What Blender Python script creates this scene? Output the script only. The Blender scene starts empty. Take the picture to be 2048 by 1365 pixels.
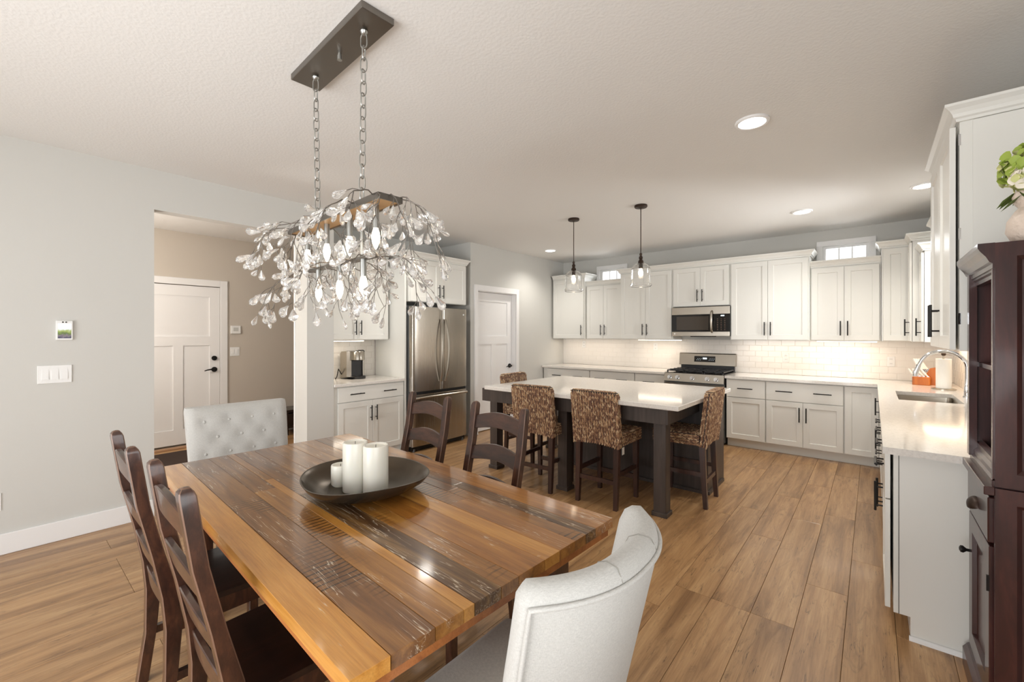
import bpy, bmesh, math, random
from mathutils import Vector, Matrix
PI = math.pi
SC = bpy.context.scene
COL = SC.collection
random.seed(7)

# ------------------------------------------------------------------ camera
cam_d = bpy.data.cameras.new('camera')
cam_d.sensor_width = 36.0
cam_d.lens = 864.3 / 2048 * 36.0
cam_d.shift_y = -13.4 / 2048
cam_d.clip_start = 0.02
cam = bpy.data.objects.new('camera', cam_d)
COL.objects.link(cam)
cam.location = (0, 0, 1.437)
cam.rotation_euler = (PI / 2, 0, 0.695977)
SC.camera = cam
# ------------------------------------------------------------------ exposure / world
SC.view_settings.view_transform = 'Standard'
SC.view_settings.look = 'None'
SC.view_settings.gamma = 1.0
SC.view_settings.use_curve_mapping = False
SC.view_settings.exposure = -0.2
world = bpy.data.worlds.new('world')
SC.world = world
world.use_nodes = True
wn = world.node_tree
wn.nodes['Background'].inputs[0].default_value = (0.93, 0.97, 1.0, 1)
wn.nodes['Background'].inputs[1].default_value = 2.2


def area(name, loc, rot, sx, sy, power, col, spread=PI):
    l = bpy.data.lights.new(name, 'AREA')
    l.shape = 'RECTANGLE'
    l.size = sx
    l.size_y = sy
    l.energy = power
    l.color = col
    l.spread = spread
    o = bpy.data.objects.new(name, l)
    o.location = loc
    o.rotation_euler = rot
    COL.objects.link(o)
    return o


DAY = (0.98, 0.99, 1.0)
# daylight through the patio door behind the camera, the dining window, the sink window and two transoms
area('patio_daylight', (-1.8, -2.55, 1.15), (PI / 2 + 0.3, 0, 0), 3.2, 2.1, 170, DAY)
area('dining_window_daylight', (0.84, -0.5, 1.45), (0, PI / 2 + 0.6, 0), 1.7, 2.4, 56, DAY)
area('sink_window_daylight', (0.86, 5.19, 1.7), (0, PI / 2 + 0.2, 0), 1.0, 0.7, 60, DAY)
area('transom_daylight', (-0.26, 6.85, 2.36), (-PI / 2 - 0.2, 0, 0), 0.44, 0.34, 4, DAY)
area('transom_daylight', (-3.385, 6.85, 2.36), (-PI / 2 - 0.2, 0, 0), 0.43, 0.34, 4, DAY)

# ------------------------------------------------------------------ material helpers


def srgb(r, g, b):
    f = lambda c: (c / 255 / 12.92) if c / 255 <= 0.04045 else ((c / 255 + 0.055) / 1.055) ** 2.4
    return (f(r), f(g), f(b), 1)


class NT:
    def __init__(s, name):
        s.m = bpy.data.materials.new(name)
        s.m.use_nodes = True
        s.t = s.m.node_tree
        s.b = s.t.nodes['Principled BSDF']

    def n(s, t, **kw):
        nd = s.t.nodes.new(t)
        for k, v in kw.items():
            if k.startswith('i_'):
                key = k[2:]
                key = int(key) if key.isdigit() else key.replace('_', ' ')
                nd.inputs[key].default_value = v
            else:
                setattr(nd, k, v)
        return nd

    def l(s, a, ao, b, bi):
        s.t.links.new(a.outputs[ao], b.inputs[bi])

    def ramp(s, stops, interp='LINEAR'):
        r = s.n('ShaderNodeValToRGB')
        cr = r.color_ramp
        cr.interpolation = interp
        while len(cr.elements) < len(stops):
            cr.elements.new(0.5)
        for e, (p, c) in zip(cr.elements, stops):
            e.position = p
            e.color = c if len(c) == 4 else (*c, 1)
        return r

    def coord(s, kind='Object', scale=(1, 1, 1), rnd=False):
        tc = s.n('ShaderNodeTexCoord')
        mp = s.n('ShaderNodeMapping')
        mp.inputs['Scale'].default_value = scale
        if rnd:
            oi = s.n('ShaderNodeObjectInfo')
            mu = s.n('ShaderNodeVectorMath', operation='SCALE')
            cb = s.n('ShaderNodeCombineXYZ')
            for k in range(3):
                s.l(oi, 'Random', cb, k)
            s.l(cb, 0, mu, 0)
            mu.inputs['Scale'].default_value = 37.0
            ad = s.n('ShaderNodeVectorMath', operation='ADD')
            s.l(tc, kind, ad, 0)
            s.l(mu, 0, ad, 1)
            s.l(ad, 0, mp, 0)
        else:
            s.l(tc, kind, mp, 0)
        return mp

    def bump(s, src, out, strength, dist=0.01):
        b = s.n('ShaderNodeBump')
        b.inputs['Strength'].default_value = strength
        b.inputs['Distance'].default_value = dist
        s.l(src, out, b, 'Height')
        s.l(b, 0, s.b, 'Normal')


def flat(name, col, rough=0.5, metal=0.0, bump=0, bscale=200, coat=0.0, spec=None):
    k = NT(name)
    k.b.inputs['Base Color'].default_value = col
    k.b.inputs['Roughness'].default_value = rough
    k.b.inputs['Metallic'].default_value = metal
    if coat:
        k.b.inputs['Coat Weight'].default_value = coat
        k.b.inputs['Coat Roughness'].default_value = 0.08
    if spec is not None:
        k.b.inputs['Specular IOR Level'].default_value = spec
    if bump:
        c = k.coord()
        nz = k.n('ShaderNodeTexNoise', i_Scale=bscale, i_Detail=2.0)
        k.l(c, 0, nz, 'Vector')
        k.bump(nz, 'Fac', bump, 0.004)
    return k.m


def emit(name, col, strength):
    k = NT(name)
    k.b.inputs['Base Color'].default_value = col
    k.b.inputs['Emission Color'].default_value = col
    k.b.inputs['Emission Strength'].default_value = strength
    return k.m


def wood(name, dark, mid, light, scale=(1, 14, 14), rough=0.4, coat=0.0, vary=0.25, knots=0.0, crack=None, saw=False, bump=0.15):
    """grain runs along local x of the object"""
    k = NT(name)
    c = k.coord('Object', scale, rnd=True)
    n1 = k.n('ShaderNodeTexNoise', i_Scale=1.6, i_Detail=6.0, i_Roughness=0.62, i_Distortion=0.6)
    k.l(c, 0, n1, 'Vector')
    r = k.ramp([(0.28, dark), (0.5, mid), (0.72, light)])
    k.l(n1, 'Fac', r, 0)
    n2 = k.n('ShaderNodeTexNoise', i_Scale=9.0, i_Detail=5.0, i_Roughness=0.65)
    cg = k.coord('Object', tuple(q * (2.2 if q > 2 else 0.8) for q in scale), rnd=True)
    k.l(cg, 0, n2, 'Vector')
    m = k.n('ShaderNodeMix', data_type='RGBA', blend_type='MULTIPLY')
    m.inputs[0].default_value = 0.45
    rr = k.ramp([(0.3, (0.55, 0.5, 0.45, 1)), (0.6, (1, 1, 1, 1))])
    k.l(n2, 'Fac', rr, 0)
    k.l(r, 0, m, 6)
    k.l(rr, 0, m, 7)
    cur = (m, 2)
    oi = k.n('ShaderNodeObjectInfo')
    hs = k.n('ShaderNodeHueSaturation')
    ma = k.n('ShaderNodeMapRange')
    ma.inputs['To Min'].default_value = 1 - vary
    ma.inputs['To Max'].default_value = 1 + vary
    k.l(oi, 'Random', ma, 0)
    k.l(ma, 0, hs, 'Value')
    k.l(cur[0], cur[1], hs, 'Color')
    cur = (hs, 0)
    if knots:
        c2 = k.coord('Object', (2.6, 11, 11), rnd=True)
        n3 = k.n('ShaderNodeTexNoise', i_Scale=1.5, i_Detail=7.0, i_Roughness=0.75, i_Distortion=1.6)
        k.l(c2, 0, n3, 'Vector')
        r3 = k.ramp([(0.55, (0, 0, 0, 1)), (0.68, (0.6, 0.6, 0.6, 1)), (0.72, (1, 1, 1, 1))])
        k.l(n3, 'Fac', r3, 0)
        mu = k.n('ShaderNodeMath', operation='MULTIPLY')
        mu.inputs[1].default_value = knots
        k.l(r3, 0, mu, 0)
        mm = k.n('ShaderNodeMix', data_type='RGBA')
        k.l(mu, 0, mm, 0)
        k.l(cur[0], cur[1], mm, 6)
        mm.inputs[7].default_value = (dark[0] * 0.35, dark[1] * 0.33, dark[2] * 0.35, 1)
        cur = (mm, 2)
    if saw:
        c4 = k.coord('Object', (1, 1, 1), rnd=True)
        w = k.n('ShaderNodeTexWave', i_Scale=13.0, i_Distortion=3.0, i_Detail=2.0)
        k.l(c4, 0, w, 'Vector')
        nm = k.n('ShaderNodeTexNoise', i_Scale=3.0, i_Detail=2.0)
        k.l(c4, 0, nm, 'Vector')
        ra = k.ramp([(0.75, (0, 0, 0, 1)), (0.95, (1, 1, 1, 1))])
        rb = k.ramp([(0.52, (0, 0, 0, 1)), (0.62, (1, 1, 1, 1))])
        k.l(w, 'Fac', ra, 0)
        k.l(nm, 'Fac', rb, 0)
        mu = k.n('ShaderNodeMath', operation='MULTIPLY')
        k.l(ra, 0, mu, 0)
        k.l(rb, 0, mu, 1)
        mm = k.n('ShaderNodeMix', data_type='RGBA')
        k.l(mu, 0, mm, 0)
        k.l(cur[0], cur[1], mm, 6)
        mm.inputs[7].default_value = (dark[0] * 0.3, dark[1] * 0.3, dark[2] * 0.3, 1)
        cur = (mm, 2)
    if crack:
        amt, ccol = crack
        c5 = k.coord('Object', (1.1, 24, 24), rnd=True)
        n5 = k.n('ShaderNodeTexNoise', i_Scale=2.4, i_Detail=3.0, i_Roughness=0.5, i_Distortion=0.35)
        k.l(c5, 0, n5, 'Vector')
        d = k.n('ShaderNodeMath', operation='SUBTRACT')
        d.inputs[1].default_value = 0.5
        k.l(n5, 'Fac', d, 0)
        ab = k.n('ShaderNodeMath', operation='ABSOLUTE')
        k.l(d, 0, ab, 0)
        r5 = k.ramp([(0.0, (1, 1, 1, 1)), (0.011, (0, 0, 0, 1))])
        k.l(ab, 0, r5, 0)
        n6 = k.n('ShaderNodeTexNoise', i_Scale=5.5, i_Detail=3.0)
        c6 = k.coord('Object', (1, 2.2, 2.2), rnd=True)
        k.l(c6, 0, n6, 'Vector')
        r6 = k.ramp([(1 - amt - 0.04, (0, 0, 0, 1)), (1 - amt + 0.03, (1, 1, 1, 1))])
        k.l(n6, 'Fac', r6, 0)
        mu = k.n('ShaderNodeMath', operation='MULTIPLY')
        k.l(r5, 0, mu, 0)
        k.l(r6, 0, mu, 1)
        mm = k.n('ShaderNodeMix', data_type='RGBA')
        k.l(mu, 0, mm, 0)
        k.l(cur[0], cur[1], mm, 6)
        mm.inputs[7].default_value = ccol
        cur = (mm, 2)
    k.l(cur[0], cur[1], k.b, 'Base Color')
    k.b.inputs['Roughness'].default_value = rough
    if coat:
        k.b.inputs['Coat Weight'].default_value = coat
        k.b.inputs['Coat Roughness'].default_value = 0.1
    k.bump(n1, 'Fac', bump, 0.003)
    return k.m


def brushed(name, col, rough=0.28, scale=(2, 2, 260)):
    k = NT(name)
    c = k.coord('Object', scale)
    n = k.n('ShaderNodeTexNoise', i_Scale=1.0, i_Detail=3.0)
    k.l(c, 0, n, 'Vector')
    k.b.inputs['Base Color'].default_value = col
    k.b.inputs['Metallic'].default_value = 1.0
    mr = k.n('ShaderNodeMapRange')
    mr.inputs['To Min'].default_value = rough - 0.02
    mr.inputs['To Max'].default_value = rough + 0.03
    k.l(n, 'Fac', mr, 0)
    k.l(mr, 0, k.b, 'Roughness')
    k.bump(n, 'Fac', 0.006, 0.001)
    return k.m


M = {}
M['wall'] = flat('greige_wall_paint', srgb(208, 207, 202), 0.75, bump=0.06, bscale=180)
M['hall_wall'] = flat('hall_wall_paint', srgb(203, 194, 182), 0.75, bump=0.05, bscale=180)
M['ceiling'] = flat('textured_ceiling_paint', srgb(232, 231, 228), 0.85, bump=0.35, bscale=70)
M['white'] = flat('white_trim_paint', srgb(240, 239, 238), 0.4)
M['cab'] = flat('white_cabinet_paint', srgb(232, 231, 225), 0.32)
M['black'] = flat('black_metal', srgb(34, 32, 31), 0.38, 0.5)
M['bronze'] = flat('dark_bronze', srgb(62, 48, 40), 0.45, 0.6)
M['dark'] = flat('dark_void', srgb(22, 20, 19), 0.7)
M['blackglass'] = flat('black_glass', srgb(20, 18, 17), 0.06, 0.0)
M['blackplastic'] = flat('black_plastic', srgb(30, 30, 32), 0.35)
M['steel'] = brushed('brushed_stainless', srgb(168, 161, 150))
M['steel_v'] = brushed('brushed_stainless_vertical', srgb(170, 163, 153), 0.26, (260, 260, 2))
M['steel_side'] = flat('grey_appliance_side', srgb(110, 112, 112), 0.45, 0.6)
M['chrome'] = flat('polished_chrome', srgb(225, 226, 228), 0.07, 1.0)
M['pewter'] = brushed('brushed_pewter', srgb(128, 123, 117), 0.36, (200, 6, 6))
M['chain'] = flat('nickel_chain', srgb(172, 172, 168), 0.3, 0.9)
M['twig'] = flat('pewter_twig', srgb(122, 116, 110), 0.4, 0.8)
M['island'] = wood('espresso_island_wood', srgb(60, 51, 46), srgb(72, 62, 57), srgb(84, 74, 68), (14, 14, 1), 0.42, 0, 0.05, bump=0.05)
M['espresso'] = wood('espresso_stool_wood', srgb(44, 27, 22), srgb(62, 38, 31), srgb(82, 51, 40), (14, 14, 1), 0.35, 0.3, 0.08, bump=0.05)
M['chairwood'] = wood('dark_cherry_chair_wood', srgb(36, 21, 16), srgb(66, 39, 28), srgb(95, 59, 41), (16, 16, 6), 0.33, 0.5, 0.06, bump=0.06)
M['slatwood'] = wood('dark_cherry_slat_wood', srgb(38, 23, 16), srgb(66, 40, 28), srgb(90, 56, 39), (3, 8, 12), 0.35, 0.4, 0.06, bump=0.06)
M['seatwood'] = wood('dark_chair_seat_wood', srgb(24, 13, 10), srgb(36, 20, 15), srgb(50, 28, 21), (12, 3, 12), 0.3, 0.5, 0.06)
M['wear'] = flat('worn_edge_wood', srgb(112, 84, 67), 0.4)
M['mahogany'] = wood('mahogany_hutch_wood', srgb(38, 16, 15), srgb(60, 28, 25), srgb(84, 42, 36), (6, 6, 1.2), 0.34, 0.35, 0.05, bump=0.05)
M['oak'] = wood('rustic_oak_plank', srgb(130, 95, 62), srgb(178, 138, 95), srgb(204, 165, 119), (0.7, 8, 8), 0.34, 0.12, 0.09, knots=0.7, crack=(0.42, srgb(84, 60, 40)), saw=False, bump=0.1)
M['tan'] = flat('warm_wood_strip', srgb(176, 140, 108), 0.5)
M['mat'] = flat('dark_doormat', srgb(56, 38, 28), 0.9, bump=0.5, bscale=300)
WHT = srgb(214, 200, 178)
M['t_gold'] = wood('honey_table_board', srgb(166, 108, 44), srgb(194, 135, 60), srgb(214, 158, 82), (1, 12, 12), 0.28, 0.8, 0.06, crack=(0.34, WHT))
M['t_dark'] = wood('dark_distressed_table_board', srgb(80, 50, 24), srgb(120, 78, 38), srgb(158, 110, 56), (1, 12, 12), 0.28, 0.8, 0.08, crack=(0.47, WHT), saw=True)
M['t_brown'] = wood('brown_table_board', srgb(106, 68, 28), srgb(150, 100, 44), srgb(186, 134, 66), (1, 12, 12), 0.28, 0.8, 0.08, crack=(0.42, WHT), saw=True)
M['t_red'] = wood('red_brown_table_board', srgb(110, 66, 26), srgb(160, 104, 43), srgb(194, 138, 66), (1, 12, 12), 0.28, 0.8, 0.06, crack=(0.42, WHT))
M['t_black'] = wood('blackened_table_board', srgb(64, 42, 25), srgb(100, 70, 40), srgb(152, 116, 68), (1, 16, 16), 0.32, 0.45, 0.08, crack=(0.6, WHT))
M['t_under'] = wood('orange_table_slab', srgb(134, 76, 36), srgb(166, 102, 52), srgb(186, 122, 68), (1, 12, 12), 0.35, 0.3, 0.05)
M['candle'] = flat('ivory_wax', srgb(224, 220, 208), 0.28)
M['candle_n'] = M['candle'].node_tree.nodes['Principled BSDF']
M['candle_n'].inputs['Subsurface Weight'].default_value = 0.25
M['candle_n'].inputs['Subsurface Radius'].default_value = (0.02, 0.015, 0.01)
M['bowl'] = flat('dark_bronze_bowl', srgb(82, 72, 60), 0.27, 0.7)
M['knifewood'] = wood('amber_block_wood', srgb(142, 74, 22), srgb(176, 98, 34), srgb(196, 120, 50), (10, 10, 1), 0.4)
M['ceramic'] = flat('crackled_cream_ceramic', srgb(222, 205, 190), 0.4, bump=0.9, bscale=90)
M['paper'] = flat('white_paper', srgb(244, 242, 236), 0.9, bump=0.3, bscale=140)
M['tile'] = flat('glossy_white_tile', srgb(240, 236, 230), 0.14)
M['grout'] = flat('pale_grout', srgb(236, 230, 224), 0.9)
M['plastic'] = flat('white_plastic', srgb(238, 238, 236), 0.35)
M['slot'] = flat('dark_slot', srgb(60, 58, 56), 0.6)
M['petal_w'] = flat('cream_petal', srgb(238, 230, 214), 0.6)
M['petal_g'] = flat('lime_petal', srgb(158, 178, 76), 0.6)
M['petal_y'] = flat('pale_green_petal', srgb(206, 208, 142), 0.6)
M['leaf'] = flat('deep_green_leaf', srgb(84, 104, 42), 0.5)
M['display'] = emit('lit_display', (0.75, 0.9, 1.0, 1), 1.2)
M['bulb'] = emit('warm_bulb', (1.0, 0.82, 0.60, 1), 13)
M['lamp'] = emit('lit_downlight', (1.0, 0.95, 0.87, 1), 9)
M['bar'] = emit('lit_bar', (1.0, 0.86, 0.68, 1), 7)


def fabric(name, col):
    k = NT(name)
    c = k.coord('Object', (1, 1, 1))
    w1 = k.n('ShaderNodeTexNoise', i_Scale=1.0, i_Detail=2.0)
    m1 = k.coord('Object', (800, 800, 120))
    k.l(m1, 0, w1, 'Vector')
    w2 = k.n('ShaderNodeTexNoise', i_Scale=1.0, i_Detail=2.0)
    m2 = k.coord('Object', (120, 120, 800))
    k.l(m2, 0, w2, 'Vector')
    ad = k.n('ShaderNodeMath', operation='ADD')
    k.l(w1, 0, ad, 0)
    k.l(w2, 0, ad, 1)
    mr = k.n('ShaderNodeMapRange')
    mr.inputs['From Min'].default_value = 0.6
    mr.inputs['From Max'].default_value = 1.4
    k.l(ad, 0, mr, 0)
    r = k.ramp([(0.0, tuple(x * 0.82 for x in col[:3])), (1.0, tuple(min(1, x * 1.12) for x in col[:3]))])
    k.l(mr, 0, r, 0)
    k.l(r, 0, k.b, 'Base Color')
    k.b.inputs['Roughness'].default_value = 0.95
    k.b.inputs['Sheen Weight'].default_value = 0.2
    k.bump(ad, 0, 0.25, 0.002)
    return k.m


M['linen'] = fabric('oatmeal_linen', srgb(190, 188, 183))
M['seam'] = flat('seam_thread', srgb(150, 146, 138), 0.9)
M['linen_seat'] = fabric('oatmeal_linen_seat', srgb(196, 190, 180))


def quartz():
    k = NT('white_quartz')
    c = k.coord('Object', (1, 1, 1))
    n = k.n('ShaderNodeTexNoise', i_Scale=75.0, i_Detail=6.0, i_Roughness=0.8)
    k.l(c, 0, n, 'Vector')
    r = k.ramp([(0.3, srgb(204, 199, 193)), (0.46, srgb(228, 223, 216)), (0.7, srgb(238, 234, 228))])
    k.l(n, 'Fac', r, 0)
    k.l(r, 0, k.b, 'Base Color')
    k.b.inputs['Roughness'].default_value = 0.09
    return k.m


M['quartz'] = quartz()


def seagrass():
    k = NT('braided_seagrass')
    g = k.n('ShaderNodeNewGeometry')
    r = k.ramp([(0.0, srgb(104, 76, 66)), (0.3, srgb(138, 102, 80)), (0.55, srgb(164, 128, 98)), (0.8, srgb(190, 156, 120)), (1.0, srgb(218, 194, 160))])
    k.l(g, 'Random Per Island', r, 0)
    k.l(r, 0, k.b, 'Base Color')
    k.b.inputs['Roughness'].default_value = 0.5
    return k.m


M['seagrass'] = seagrass()


def glass(name, rough=0.0, tint=(1, 1, 1, 1), ior=1.45):
    k = NT(name)
    k.b.inputs['Base Color'].default_value = tint
    k.b.inputs['Roughness'].default_value = rough
    k.b.inputs['Transmission Weight'].default_value = 1.0
    k.b.inputs['IOR'].default_value = ior
    return k.m


M['glass'] = glass('clear_blown_glass', 0.02)
M['crystal'] = glass('rock_crystal', 0.06, (1, 0.99, 0.97, 1), 1.5)
M['crystal'].node_tree.nodes['Principled BSDF'].inputs['Transmission Weight'].default_value = 0.86


def pane():
    k = NT('window_pane_glass')
    tr = k.n('ShaderNodeBsdfTransparent')
    gl = k.n('ShaderNodeBsdfGlossy')
    gl.inputs['Roughness'].default_value = 0.0
    fr = k.n('ShaderNodeFresnel')
    mx = k.n('ShaderNodeMixShader')
    k.l(fr, 0, mx, 0)
    k.l(tr, 0, mx, 1)
    k.l(gl, 0, mx, 2)
    k.t.links.new(mx.outputs[0], k.t.nodes['Material Output'].inputs[0])
    return k.m


M['pane'] = pane()


def landscape():
    k = NT('screen_landscape')
    tc = k.n('ShaderNodeTexCoord')
    sp = k.n('ShaderNodeSeparateXYZ')
    k.l(tc, 'Generated', sp, 0)
    n = k.n('ShaderNodeTexNoise', i_Scale=4.0, i_Detail=5.0)
    k.l(tc, 'Generated', n, 'Vector')
    ad = k.n('ShaderNodeMath', operation='MULTIPLY_ADD')
    k.l(n, 'Fac', ad, 0)
    ad.inputs[1].default_value = 0.5
    k.l(sp, 2, ad, 2)
    r = k.ramp([(0.3, srgb(70, 70, 90)), (0.45, srgb(120, 110, 120)), (0.55, srgb(90, 110, 60)), (0.75, srgb(150, 165, 95)), (0.95, srgb(222, 226, 232)), (1.2, srgb(236, 238, 244))])
    k.l(ad, 0, r, 0)
    k.l(r, 0, k.b, 'Base Color')
    k.l(r, 0, k.b, 'Emission Color')
    k.b.inputs['Emission Strength'].default_value = 0.5
    return k.m


M['screen'] = landscape()

# ------------------------------------------------------------------ mesh helpers


class MB:
    def __init__(s):
        s.bm = bmesh.new()

    def poly(s, pts):
        vs = [s.bm.verts.new(p) for p in pts]
        return s.bm.faces.new(vs)

    def box(s, x0, x1, y0, y1, z0, z1, bev=0.0, mtx=None, seg=1):
        r = bmesh.ops.create_cube(s.bm, size=1.0)
        vs = r['verts']
        for v in vs:
            v.co = Vector(((x0 + x1) / 2 + v.co.x * (x1 - x0), (y0 + y1) / 2 + v.co.y * (y1 - y0), (z0 + z1) / 2 + v.co.z * (z1 - z0)))
        if bev:
            es = set()
            for v in vs:
                es.update(v.link_edges)
            rb = bmesh.ops.bevel(s.bm, geom=list(es), offset=bev, segments=seg, affect='EDGES', profile=0.5)
            vs = list({v for f in rb['faces'] for v in f.verts} | {v for v in vs if v.is_valid})
        if mtx is not None:
            for v in vs:
                v.co = mtx @ v.co
        return s

    def loops(s, rings, cap0=True, cap1=True, closed=True):
        """rings: list of equally long point lists"""
        vr = [[s.bm.verts.new(p) for p in r] for r in rings]
        n = len(rings[0])
        for a, b in zip(vr[:-1], vr[1:]):
            for i in range(n if closed else n - 1):
                j = (i + 1) % n
                try:
                    s.bm.faces.new((a[i], a[j], b[j], b[i]))
                except ValueError:
                    pass
        if cap0:
            s.bm.faces.new(list(reversed(vr[0])))
        if cap1:
            s.bm.faces.new(vr[-1])
        return s

    def lathe(s, prof, cx=0, cy=0, seg=24, sx=1.0, sy=1.0, cap0=True, cap1=True, rot=0):
        rings = []
        for r, z in prof:
            r = max(r, 0.0004)
            rings.append([(cx + sx * r * math.cos(2 * PI * i / seg + rot), cy + sy * r * math.sin(2 * PI * i / seg + rot), z) for i in range(seg)])
        return s.loops(rings, cap0, cap1)

    def tube(s, pts, r, seg=8, closed=False):
        pts = [Vector(p) for p in pts]
        n = len(pts)
        rad = r if isinstance(r, (list, tuple)) else [r] * n
        rings = []
        up = None
        for i, p in enumerate(pts):
            if closed:
                t = (pts[(i + 1) % n] - pts[i - 1]).normalized()
            else:
                t = (pts[min(i + 1, n - 1)] - pts[max(i - 1, 0)]).normalized()
            if up is None:
                up = Vector((0, 0, 1)) if abs(t.z) < 0.9 else Vector((1, 0, 0))
                up = (up - t * up.dot(t)).normalized()
            else:
                u2 = up - t * up.dot(t)
                if u2.length > 1e-5:
                    up = u2.normalized()
            sd = t.cross(up)
            rings.append([tuple(p + (up * math.cos(2 * PI * k / seg) + sd * math.sin(2 * PI * k / seg)) * rad[i]) for k in range(seg)])
        if closed:
            rings.append(rings[0])
            s.loops(rings, False, False)
            bmesh.ops.remove_doubles(s.bm, verts=s.bm.verts, dist=1e-6)
            return s
        return s.loops(rings)

    def cyl(s, p0, p1, r, seg=12, r1=None):
        return s.tube([p0, p1], [r, r if r1 is None else r1], seg)

    def prism(s, poly, axis, a, b):
        """poly of 2d points in the two other axes, extruded along axis from a to b"""
        def P(q, t):
            if axis == 0:
                return (t, q[0], q[1])
            if axis == 1:
                return (q[0], t, q[1])
            return (q[0], q[1], t)
        return s.loops([[P(q, a) for q in poly], [P(q, b) for q in poly]])

    def mesh(s, name, mat, smooth=None, bev=0.0):
        bmesh.ops.recalc_face_normals(s.bm, faces=s.bm.faces)
        me = bpy.data.meshes.new(name)
        s.bm.to_mesh(me)
        s.bm.free()
        for m in (mat if isinstance(mat, (list, tuple)) else [mat]):
            me.materials.append(m)
        if smooth:
            me.shade_smooth()
            me.set_sharp_from_angle(angle=math.radians(smooth))
        return me

    def part(s, name, mat, parent=None, smooth=35, label=None, kind=None, loc=(0, 0, 0), rot=(0, 0, 0)):
        return link(name, s.mesh(name, mat, smooth), parent, label, kind, loc, rot)


def link(name, me, parent=None, label=None, kind=None, loc=(0, 0, 0), rot=(0, 0, 0)):
    o = bpy.data.objects.new(name, me)
    COL.objects.link(o)
    o.parent = parent
    o.location = loc
    o.rotation_euler = rot
    if label:
        o['label'] = label
    if kind:
        o['kind'] = kind
    return o


def thing(name, label, cat, loc=(0, 0, 0), rz=0.0, group=None):
    o = bpy.data.objects.new(name, None)
    o.empty_display_size = 0.05
    COL.objects.link(o)
    o.location = loc
    o.rotation_euler = (0, 0, rz)
    return tag(o, label, cat, group)


def tag(o, label, cat, group=None):
    o['label'] = label
    o['category'] = cat
    if group:
        o['group'] = group
    return o


def dup(root, loc=None, rz=None, label=None, group=None):
    r = root.copy()
    COL.objects.link(r)
    if loc is not None:
        r.location = loc
    if rz is not None:
        r.rotation_euler = (0, 0, rz)
    if label:
        r['label'] = label
    if group:
        r['group'] = group
    for ch in list(root.children):
        c = ch.copy()
        COL.objects.link(c)
        c.parent = r
        for g in list(ch.children):
            d = g.copy()
            COL.objects.link(d)
            d.parent = c
    return r


def struct(name, mb, mat, parent=None, smooth=None):
    return mb.part(name, mat, parent, smooth, kind='structure')


def boxes(*bs, bev=0.0):
    m = MB()
    for b in bs:
        m.box(*b, bev=bev)
    return m


H = 2.74
LX, RX, BY, NY = -4.36, 0.68, 6.69, -2.4     # left, right, back and near walls
HX = -6.75                                   # hall end wall

# ================================================================== STRUCTURE
floor = struct('floor', boxes((-6.9, RX + 0.2, NY - 0.2, BY + 0.2, -0.10, -0.014)), M['dark'])


def plank_mesh(L, W=0.1905):
    m = MB()
    g = 0.0007
    x0, x1, y0, y1 = g, L - g, g, W - g
    c = 0.0011
    lo = [(x0, y0, -0.014), (x1, y0, -0.014), (x1, y1, -0.014), (x0, y1, -0.014)]
    mi = [(x0, y0, -c), (x1, y0, -c), (x1, y1, -c), (x0, y1, -c)]
    hi = [(x0 + c, y0 + c, 0), (x1 - c, y0 + c, 0), (x1 - c, y1 - c, 0), (x0 + c, y1 - c, 0)]
    m.loops([lo, mi, hi], False, True)
    return m.mesh('plank', M['oak'])


PL = {}


def plank(x, y, L):
    k = round(L, 3)
    if k not in PL:
        PL[k] = plank_mesh(k)
    # local x runs along world +y; local y runs along world -x
    o = link('plank', PL[k], floor, loc=(x + 0.1905, y, 0), rot=(0, 0, PI / 2))


rp = random.Random(11)
nx = -26
x = -0.105 - 0.1905 * 24
while x < RX:
    ylo, yhi = (NY if x > LX - 0.25 else 2.2), BY
    y = ylo - rp.choice([0.1, 0.35, 0.6, 0.85])
    while y < yhi:
        L = rp.choice([1.25, 1.25, 1.5, 1.0])
        a, b = max(y, ylo), min(y + L, yhi)
        if b - a > 0.02:
            plank(x, a, b - a)
        y += L
    x += 0.1905
# hall boards
x = -0.105 - 0.1905 * 25
while x > HX - 0.1:
    if x + 0.1905 > HX:
        plank(x, -0.4, 1.5)
        plank(x, 1.1, 1.35)
        plank(x, 2.45, 1.5)
    x -= 0.1905

ceil = struct('ceiling', boxes((HX - 0.1, RX + 0.2, NY - 0.2, BY + 0.2, H, H + 0.1)), M['ceiling'])

struct('wall_left', boxes((LX - 0.12, LX, NY, 0.808, 0, H), (LX - 0.12, LX, 0.808, 2.01, 2.425, H), (LX - 0.12, LX, 2.01, 2.29, 0, H), (-4.72, LX - 0.12, 2.055, 2.29, 0, H), (-5.10, -4.72, 2.25, 2.29, 0, H)), M['wall'])
struct('wall_pantry', boxes((LX - 0.12, LX, 4.303, 4.44, 0, H), (LX - 0.12, LX, 4.44, 5.31, 2.07, H), (LX - 0.12, LX, 5.31, BY, 0, H), (-5.0, LX - 0.12, 4.303, 4.40, 0, H), (-5.0, LX - 0.5, 4.40, BY, 0, H)), M['wall'])
struct('wall_alcove', boxes((-5.10, -5.0, 2.29, 4.303, 0, H)), M['wall'])
struct('wall_hall', boxes((HX - 0.1, HX, -0.5, 1.03, 0, H), (HX - 0.1, HX, 1.03, 1.945, 2.07, H), (HX - 0.1, HX - 0.06, 1.03, 1.945, 0, 2.07), (HX - 0.1, HX, 1.945, 4.2, 0, H), (HX, LX - 0.12, -0.6, -0.5, 0, H), (HX, -5.1, 4.1, 4.2, 0, H)), M['hall_wall'])  # thin slab behind the hall door is added to block outside light
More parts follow.
